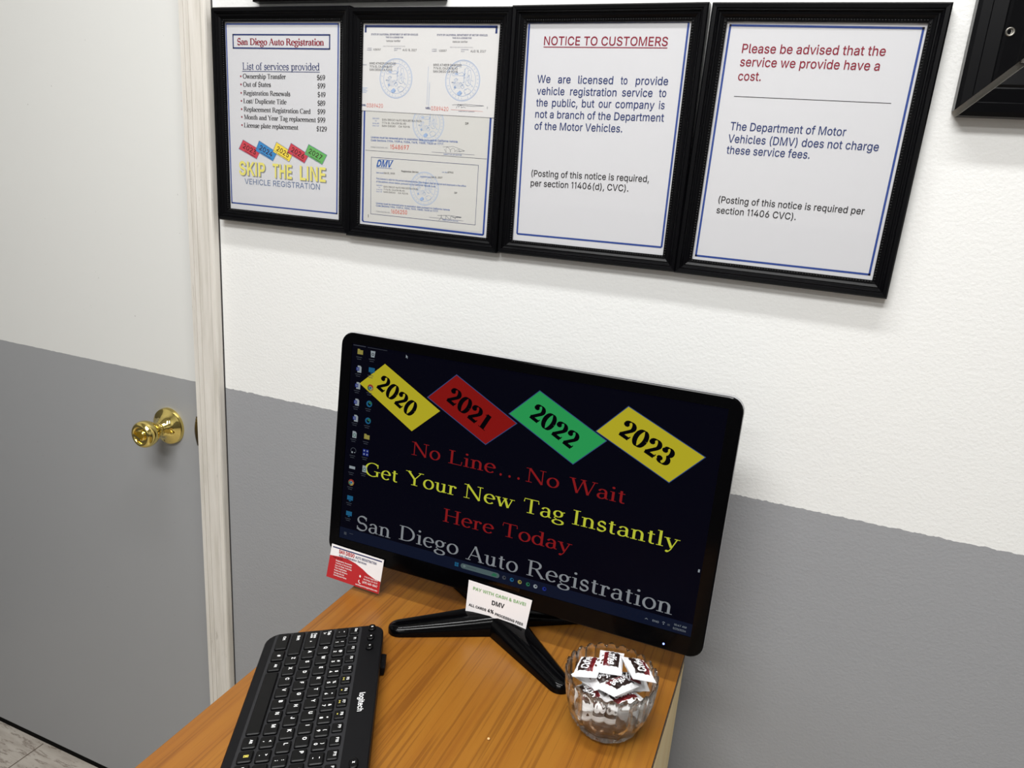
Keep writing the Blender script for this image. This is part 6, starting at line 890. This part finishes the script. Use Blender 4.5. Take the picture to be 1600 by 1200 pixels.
# cards stuck on the lower bezel
def card(name, label, corners, build, thick=0.4):
    """corners TL TR BR BL in screen millimetres"""
    c = [Vector(p) for p in corners]; o = (c[0]+c[1]+c[2]+c[3])/4
    e = empty(name, MX_world @ Vector((o.x/1000, -0.0028, o.y/1000)), label, 'card', (-TILT, 0, 0))
    P = [p-o for p in c]
    s = Sheet(); s.b.add([(p.x/1000, y, p.y/1000) for y in (0, thick/1000) for p in P], [(3, 2, 1, 0), (4, 5, 6, 7), (0, 1, 5, 4), (1, 2, 6, 5), (2, 3, 7, 6), (3, 0, 4, 7)], M_cardw)
    build(s, P); s.build('card_face', e)
    return e
MX_world = T(*MC) @ RX(-TILT)
def bil(P): return lambda u, v: (P[3].lerp(P[2], u)).lerp(P[0].lerp(P[1], u), v)
def card1(s, P):
    g = bil(P); red = [g(0, 0), g(1, 0), g(1, .36), g(.88, .385), g(.75, .46), g(.65, .55), g(.5, .65), g(.35, .70), g(.2, .70), g(0, .66)]
    s.poly([tuple(p) for p in red], M_cardred, 0.1)
    s.line(g(.03, .93), g(.97, .94), 1.7, M_cardnavy, 0.2)
    L2 = lambda tx, u0, u1, v, cap, m, b=0.02: s.t(tx, *g(u0, v), *g(u1, v), cap, m, b, 0.3)
    L2('SAN DIEGO', .16, .46, .80, 5.0, M_cardred, 0.05); L2('AUTO REGISTRATION', .48, .88, .80, 3.4, M_cardnavy, 0.03); L2('Auto Registration Services', .17, .70, .705, 3.2, M_cardnavy, 0.02)
    L2('Visit us for:', .06, .26, .62, 2.2, M_wdark, 0.02)
    for i, (tx, u1) in enumerate((('Registration Renewals', .44), ('Transfer of Ownership', .44), ('Out of State Vehicles', .45), ('Title Duplicates', .36), ('Plates and Stickers', .38), ('Salvage and Junk', .33), ('Commercial Plates', .38))): L2(tx, .13, u1, .545-.073*i, 2.0, M_cardw, 0.02)
    s.disc(*g(.62, .33), 1.3, 1.8, M_cardw, 0.3); s.path([g(.615, .22), g(.605, .17), g(.63, .12), g(.65, .13)], 1.0, M_cardw, 0.3)
    L2('7176 El Cajon Blvd', .70, .95, .34, 2.0, M_cardw, 0.02); L2('San Diego, CA 92115', .69, .95, .265, 2.0, M_cardw, 0.02); L2('(619) 460-0047', .68, .96, .165, 3.0, M_cardw, 0.03); L2('sandiegoautoregistration.com', .56, .97, .05, 2.2, M_cardw, 0.02)
card('business_card', 'red and white business card stuck to the monitor\'s lower left corner', [(-250.2, 14.1), (-166.4, 11.8), (-170.6, -38.8), (-256.1, -36.4)], card1)
def card2(s, P):
    o = (Vector((-40.2, 18.5))+Vector((47.7, 15.4))+Vector((43.2, -31.4))+Vector((-40.5, -24.8)))/4
    L3 = lambda tx, x0, z0, x1, z1, cap, m, b: s.t(tx, x0-o.x, z0-o.y, x1-o.x, z1-o.y, cap, m, b, 0.3)
    L3('PAY WITH CASH & SAVE!', -33, 7.3, 40.2, 5.9, 4.0, M_cardgreen, 0.035); L3('DMV', -5.3, -5.6, 12.2, -5.8, 5.6, I_black, 0.045)
    L3('ALL CARDS', -36.7, -16.2, -11.9, -16.9, 3.2, I_black, 0.05); L3('4%', -10.0, -17.2, -1.5, -17.4, 4.6, I_black, 0.05); L3('PROCESSING FEES', 0.5, -18.4, 39.4, -21.4, 3.2, I_black, 0.05)
c2 = card('payment_card', 'white card reading PAY WITH CASH taped below the screen above the stand', [(-40.2, 18.5), (47.7, 15.4), (43.2, -31.4), (-40.5, -24.8)], card2)
k = MB(); k.box((-0.0262, 0.0020, 0.0262), (0.0262, 0.0023, 0.0312), M_tape); tag(k.build('tape_strip', c2), 'clear glossy tape strip')

# ------------------------------------------------------------------ keyboard
KB0 = Vector((0.52127, -0.3107)); KA = math.atan2(-0.88376, 0.46793)
kb = empty('keyboard', (KB0.x, KB0.y, DT), 'black compact keyboard turned sideways on the desk, white key letters', 'keyboard', (0, 0, KA))
SL = 0.1175
def kz(y): return 0.0069+(y+73)/1000*SL          # deck height at row y (mm)
def deck(x, y, z=0): return (x/1000, y/1000, kz(y)+z)
def rr2(x0, y0, x1, y1, r, n=5):
    p = []
    for cx, cy, a in ((x1-r, y0+r, -90), (x1-r, y1-r, 0), (x0+r, y1-r, 90), (x0+r, y0+r, 180)):
        for i in range(n+1):
            t = math.radians(a+90*i/n); p.append((cx+r*math.cos(t), cy+r*math.sin(t)))
    return p
KX0, KX1, KY0, KY1 = -44.5, 309.5, -73.0, 67.5
k = MB()
o1 = rr2(KX0, KY0, KX1, KY1, 17); o2 = rr2(KX0+1.5, KY0+1.5, KX1-1.5, KY1-1.5, 16)
k.loft([[(x/1000, y/1000, 0.0005) for x, y in o2], [(x/1000, y/1000, min(0.002, kz(y)*0.4)) for x, y in o1], [deck(x, y, -0.0015) for x, y in o1], [deck(x, y) for x, y in o2]], M_kb, False, True)
k.build('keyboard_body', kb)
k = MB(); k.add([deck(x, y, 0.0002) for x, y in rr2(-42.5, -62.5, 206, 41, 4)], [tuple(range(24))], M_kbwell); k.build('key_well', kb)
NKEY = 0
def key(x, y, wd, ht, legs, round_=False, rise=0.0030):
    """keycap centred at (x, y); legs: (text, dx, dy, cap, material)"""
    k = MB(); hw, hh = wd/2-1.5, ht/2-1.4
    r = min(hw, hh)*(0.98 if round_ else 0.30)
    b = rr2(x-hw, y-hh, x+hw, y+hh, r, 3); t_ = rr2(x-hw+1.0, y-hh+0.7, x+hw-1.0, y+hh-1.0, max(r-0.6, 0.4), 3)
    k.loft([[deck(a, c, 0.0003) for a, c in b], [deck(a, c, rise*0.75) for a, c in b], [deck(a, c, rise) for a, c in t_]], M_key, False, True)
    for tx, dx, dy, cap, m in legs:
        vs, fs = sans(tx, 0.03); x0 = min(v[0] for v in vs); x1 = max(v[0] for v in vs); y0 = min(v[1] for v in vs); y1 = max(v[1] for v in vs); q = cap/CAPH
        k.add([deck(x+dx+(v[0]-(x0+x1)/2)*q, y+dy+(v[1]-(y0+y1)/2)*q, rise+0.0002) for v in vs], fs, m)
    return k.build('key', kb)
P = 18.07; KW, KH = 18.07, 17.22
def L1(c): return [(c, -2.5, 2.0, 3.8, M_leg)]
for i, c in enumerate('QWERTYUIOP'): key(i*P, 0, KW, KH, L1(c))
for i, c in enumerate('ASDFGHJKL'): key(0.27*P+i*P, -17.2, KW, KH, L1(c))
for i, c in enumerate('ZXCVBNM'): key(0.77*P+i*P, -34.4, KW, KH, L1(c))
for i, (a, b) in enumerate(zip('1234567890-=', '!@#$%^&*()_+')): key(-0.62*P+i*P, 17.4, KW, KH, [(a, 0, -3.2, 3.2, M_leg), (b, 0, 3.0, 3.0, M_leg)])
for i, (a, b) in enumerate((('[', '{'), (']', '}'))): key((10+i)*P, 0, KW, KH, [(a, 0, -3, 3, M_leg), (b, 0, 3, 3, M_leg)])
key(12*P-2, 0, KW-4, KH, [('\\', 0, -3, 3, M_leg)])
for i, (a, b) in enumerate(((';', ':'), ("'", '"'))): key((9.27+i)*P, -17.2, KW, KH, [(a, 0, -3, 3, M_leg), (b, 0, 3, 3, M_leg)])
for i, (a, b) in enumerate(((',', '<'), ('.', '>'), ('/', '?'))): key((7.77+i)*P, -34.4, KW, KH, [(a, 0, -3.4, 3.2, M_leg), (b, 0, 3, 3.0, M_leg)])
def keyw(x0, x1, y, legs, ht=KH): return key((x0+x1)/2, y, x1-x0, ht, legs)
keyw(-41, -0.62*P-9.03, 17.4, [('`', 0, -3, 3, M_leg), ('~', 0, 3, 3, M_leg)])
keyw(-41, -9.03, 0, [('Tab', -6, 2.6, 3.2, M_leg), ('|<', -6, -2.6, 2.4, M_leg)])
keyw(-41, 0.27*P-9.03, -17.2, [('Caps', -6, 3.2, 2.8, M_leg), ('Lock', -6, -0.4, 2.8, M_leg), ('A', 5, 0, 2.2, M_leg)])
keyw(-41, 0.77*P-9.03, -34.4, [('Shift', -9, 1, 3.0, M_leg)])
keyw(-41, -7.5, -51.6, [('Ctrl', -4.5, 1.5, 3.0, M_leg)])
keyw(-7.5, 13.0, -51.6, [('#', 1.5, 1.5, 3.6, M_leg)])
keyw(13.0, 31.5, -51.6, [('Alt', 0, 1.5, 2.8, M_leg)])
keyw(31.5, 129.5, -51.6, [])
keyw(129.5, 148.0, -51.6, [('Alt', 0, 1.5, 2.8, M_leg)])
keyw(148.0, 166.0, -51.6, [('=', 0.5, 1, 4.2, M_legy), ('[]', 0.5, 1, 3.6, M_legy)])
keyw(166.0, 184.0, -51.6, [('Ctrl', 0, 1.5, 2.8, M_leg)]); keyw(184.0, 204.0, -51.6, [('<', 0, 0, 3, M_leg)])
keyw((10.77)*P-9.03, 204, -34.4, [('Shift', 0, 1, 3, M_leg)]); keyw(11.27*P-9.03, 204, -17.2, [('Enter', 0, 1, 3, M_leg)]); keyw(11.38*P+9.03, 204+8, 17.4, [('<-', 0, 0, 3, M_leg)])
fn = [('Esc', -32.5, None)]+[('F%d' % i, -16.2+18.25*(i-1), None) for i in range(1, 13)]
for i, (tx, x, _) in enumerate(fn):
    lg = [(tx, 0, 2.2, 2.7, M_leg)]
    if tx in ('F5', 'F6', 'F7', 'F8'): lg.append(('=' if tx in ('F6', 'F8') else '><', 0, -2.2, 2.5, M_legy))
    key(x, 32.2, 15.6, 13.6, lg, rise=0.0026)
for x, tx in ((-36.0, 'o'), (-17.5, '='), (0.8, '+')): key(x, 53.0, 15.0, 11.4, [(tx, 0, 0.5, 3.0, M_leg)], True)
key(180, 53.5, 16, 11.4, [('x', 0, 0, 3, M_leg)], True)
k = MB()
for t_, m, c in (('logitech', M_leg, 5.6),):
    vs, fs = sans(t_, 0.015); x0 = min(v[0] for v in vs); x1 = max(v[0] for v in vs); q = 28.5/(x1-x0)
    k.add([deck(79.5+(v[0]-x0)*q, 49.5+v[1]*6.0/CAPH, 0.0003) for v in vs], fs, m)
tag(k.build('lettering', kb), 'white maker lettering')
k = MB(); k.add([deck(x, y, 0.0003) for x, y in rr2(214, -44, 304, 28, 6)], [tuple(range(24))], M_kbwell); k.build('touchpad', kb)
for a, b in ((214, 258.5), (259.5, 304)): k = MB(); k.loft([[deck(x, y, z) for x, y in rr2(a+e, -66+e, b-e, -47-e, 4)] for z, e in ((0.0001, 0), (0.0012, 0.5))], M_key, False); k.build('mouse_button', kb)
k = MB(); k.loft([[(x/1000, y/1000, z/1000) for x, y in rr2(a, 66.0, b, 66.0+d, 1.2, 2)] for z, a, b, d in ((2.0, -2, 25, 6.0), (11.0, -1, 25, 7.5), (13.0, 1, 24, 6.0))], M_kb, False); k.build('receiver_stub', kb)

# ------------------------------------------------------------------ glass bowl
BX, BY, BH, BR = 0.8510, -0.2590, 0.0700, 0.0498
bowl = empty('candy_bowl', (BX, BY, DT), 'cut glass bowl with scalloped rim at the desk\'s right edge', 'bowl')
def bowl_mesh():
    k = MB(); n = 192; NS = 24
    outer = [(0.006, 0.0008), (0.024, 0.0010), (0.0280, 0.0022), (0.0325, 0.0070), (0.0370, 0.0130), (0.0405, 0.0200), (0.0435, 0.0280), (0.0460, 0.0370), (0.0478, 0.0460), (0.0488, 0.0560), (0.0496, 0.0650), (0.0498, 0.0690), (0.0492, 0.0702)]
    innr = [(0.0478, 0.0700), (0.0468, 0.0680), (0.0462, 0.0600), (0.0450, 0.0480), (0.0432, 0.0370), (0.0404, 0.0280), (0.0365, 0.0200), (0.030, 0.0135), (0.020, 0.0100), (0.006, 0.0090)]
    rings = []
    def ring(r, z, out):
        p = []
        for q in range(n):
            a = 2*PI*q/n; t = z/BH
            sc = abs(math.cos(NS*a/2))
            rr = r; zz = z
            if z > 0.050: zz = z+(sc**1.5-0.6)*0.0034*((z-0.050)/0.020)
            if out:
                if z > 0.030: rr = r-0.0015*(1-sc)**1.5*min(1, (z-0.030)/0.012)                     # vertical flutes
                else:                                                                     # lens cuts round the lower wall
                    u = (12*a/(2*PI)) % 1.0-0.5; v_ = (z-0.018)/0.012
                    e = (u/0.46)**2+v_*v_
                    rr = r-0.0030*max(0, 1-e)+0.0007*(1 if 0.95 < e < 1.3 else 0)
            p.append((rr*math.cos(a), rr*math.sin(a), zz))
        return p
    fine = []
    for (r0, z0), (r1, z1) in zip(outer, outer[1:]):
        m = max(1, int((z1-z0)/0.0022))
        for i in range(m): fine.append((r0+(r1-r0)*i/m, z0+(z1-z0)*i/m))
    fine.append(outer[-1])
    rings = [ring(r, z, True) for r, z in fine]+[ring(r, z, False) for r, z in innr]
    k.loft(rings, M_bowl, True, True)
    return k
bowl_mesh().build('bowl_body', bowl, 30)

# ------------------------------------------------------------------ wrapped sweets
def candy_mesh():
    k = MB(); NX, NY = 36, 20; Lh, Wh = 0.0215, 0.0140
    def prof(u, v):
        e = max(0, 1-abs(u)**3.2)*max(0, 1-abs(v)**2.4)
        return 0.0068*e**0.75
    def wob(x, y): return 0.00035*math.sin(x*900+y*400)+0.0003*math.sin(y*1100-x*500)
    def pos(x, y, sgn, up=0.0):
        u = x/(Lh*0.80); v = y/Wh
        h = prof(max(-1, min(1, u)), max(-1, min(1, v))) if abs(u) < 1 else 0.0
        wd = 1.0-0.05*(1-min(1, h/0.004))
        crimp = 0.00025*math.sin(y*3800) if abs(u) >= 1 else wob(x, y)*min(1, h/0.002)
        return (x, y*wd, sgn*(h+up+0.00015)+crimp)
    for sgn in (1, -1):
        vs = []; 
        for i in range(NX+1):
            for j in range(NY*2+1):
                x = -Lh+2*Lh*i/NX; y = -Wh+2*Wh*j/(NY*2)
                if i in (0, NX): x += (0.0009 if j % 2 else -0.0003)*(1 if i == 0 else -1)
                vs.append(pos(x, y, sgn))
        q = NY*2+1
        for i in range(NX):
            for j in range(NY*2):
                x = -Lh+2*Lh*(i+.5)/NX; y = -Wh+2*Wh*(j+.5)/(NY*2)
                m = M_wrap
                b0 = len(k.v)
                if abs(x+0.0005) < 0.0140 and -0.0080 < y < 0.0092:
                    m = M_wdark if y > -0.0012+0.0016*math.sin(x*240) else M_wmaroon
                    if y < -0.0066 and x < 0: m = M_wred
                f = (i*q+j, i*q+j+1, (i+1)*q+j+1, (i+1)*q+j)
                k.f.append([(0 if sgn > 0 else OFF)+t for t in (f if sgn < 0 else f[::-1])]); k.m.append(k.mi(m)); k.s.append(True)
        k.v += vs
        OFF = len(k.v)
        xs, fs = sans('Coffee', 0.03); x0 = min(v[0] for v in xs); x1 = max(v[0] for v in xs); sx = 0.0240/(x1-x0)
        tv = []
        for v in xs:
            X = -0.0128+(v[0]-x0)*sx+v[1]*0.0014; Y = -0.0030+v[1]*0.0084/CAPH
            p_ = pos(X, Y if sgn > 0 else -Y, sgn, 0.0005); tv.append(p_)
        k.add(tv, fs, M_wrap)
        OFF = len(k.v)
        for bx, by in ((0.006, -0.0088), (0.0095, -0.0096), (-0.004, -0.0092)):
            k.add([pos(bx+0.0017*math.cos(t*PI/4), by+0.0012*math.sin(t*PI/4), sgn, 0.0003) for t in range(8)], [tuple(range(8))], M_bean)
        OFF = len(k.v)
    return k
cm = candy_mesh().build('wrapped_candy')
CANDY = [  # x, y, z (above the desk), yaw, pitch, roll, label
 (0.8250, -0.2560, 0.0640, 1.62, 0.10, -0.22, 'white coffee sweet on the bowl\'s left side, its print reading upward'),
 (0.8450, -0.2400, 0.0660, -1.40, -0.05, 0.05, 'white coffee sweet at the back middle of the bowl'),
 (0.8765, -0.2480, 0.0740, 2.10, 0.10, 0.22, 'white coffee sweet leaning over the bowl\'s right rim, topmost'),
 (0.8460, -0.2560, 0.0560, -2.40, 0.05, 0.10, 'darker coffee sweet half hidden at the middle of the heap'),
 (0.8620, -0.2690, 0.0620, -2.10, -0.10, 0.22, 'white coffee sweet lying across the front of the heap'),
 (0.8690, -0.2720, 0.0500, 0.90, 0.05, -0.10, 'coffee sweet tucked low at front right, under the heap'),
 (0.8480, -0.2820, 0.0390, -2.95, 0.05, -0.70, 'coffee sweet seen through the front of the glass bowl'),
 (0.8270, -0.2490, 0.0520, 1.30, 0.10, 0.10, 'pale sweet against the left glass, its print hidden'),
 (0.8660, -0.2420, 0.0500, 0.5, 0.0, 0.1, 'sweet lying deep at the back right of the bowl'),
 (0.8330, -0.2700, 0.0420, 2.2, 0.1, -0.3, 'sweet pressed low against the front left glass'),
 (0.8510, -0.2560, 0.0230, 0.9, 0.1, 0.0, 'sweet near the bottom centre of the bowl'),
 (0.8610, -0.2620, 0.0340, -0.8, 0.0, 0.1, 'sweet in the middle depth of the bowl, right of centre'),
 (0.8400, -0.2500, 0.0370, 0.2, 0.0, 0.2, 'sweet in the middle depth of the bowl, back left'),
]
for i, (x, y, z, a, b, c, lab) in enumerate(CANDY):
    o = cm if i == 0 else cm.copy()
    if i: COL.objects.link(o)
    o.matrix_world = T(x, y, DT+z) @ RZ(a) @ RY(b) @ RX(c)
    tag(o, lab, 'sweet', 'coffee sweets in the glass bowl')
# crumb on the desk
k = MB(); k.lathe([(0.0006, 0), (0.0016, 0.0006), (0.0014, 0.0016), (0.0004, 0.0021)], 7, mat('crumb_tan', lin((226, 178, 120)), 0.6), RZ(0.4))
o = k.build('crumb'); o.location = (0.7455, -0.3345, DT+0.0001); tag(o, 'tiny pale crumb on the desk in front of the monitor', 'crumb')
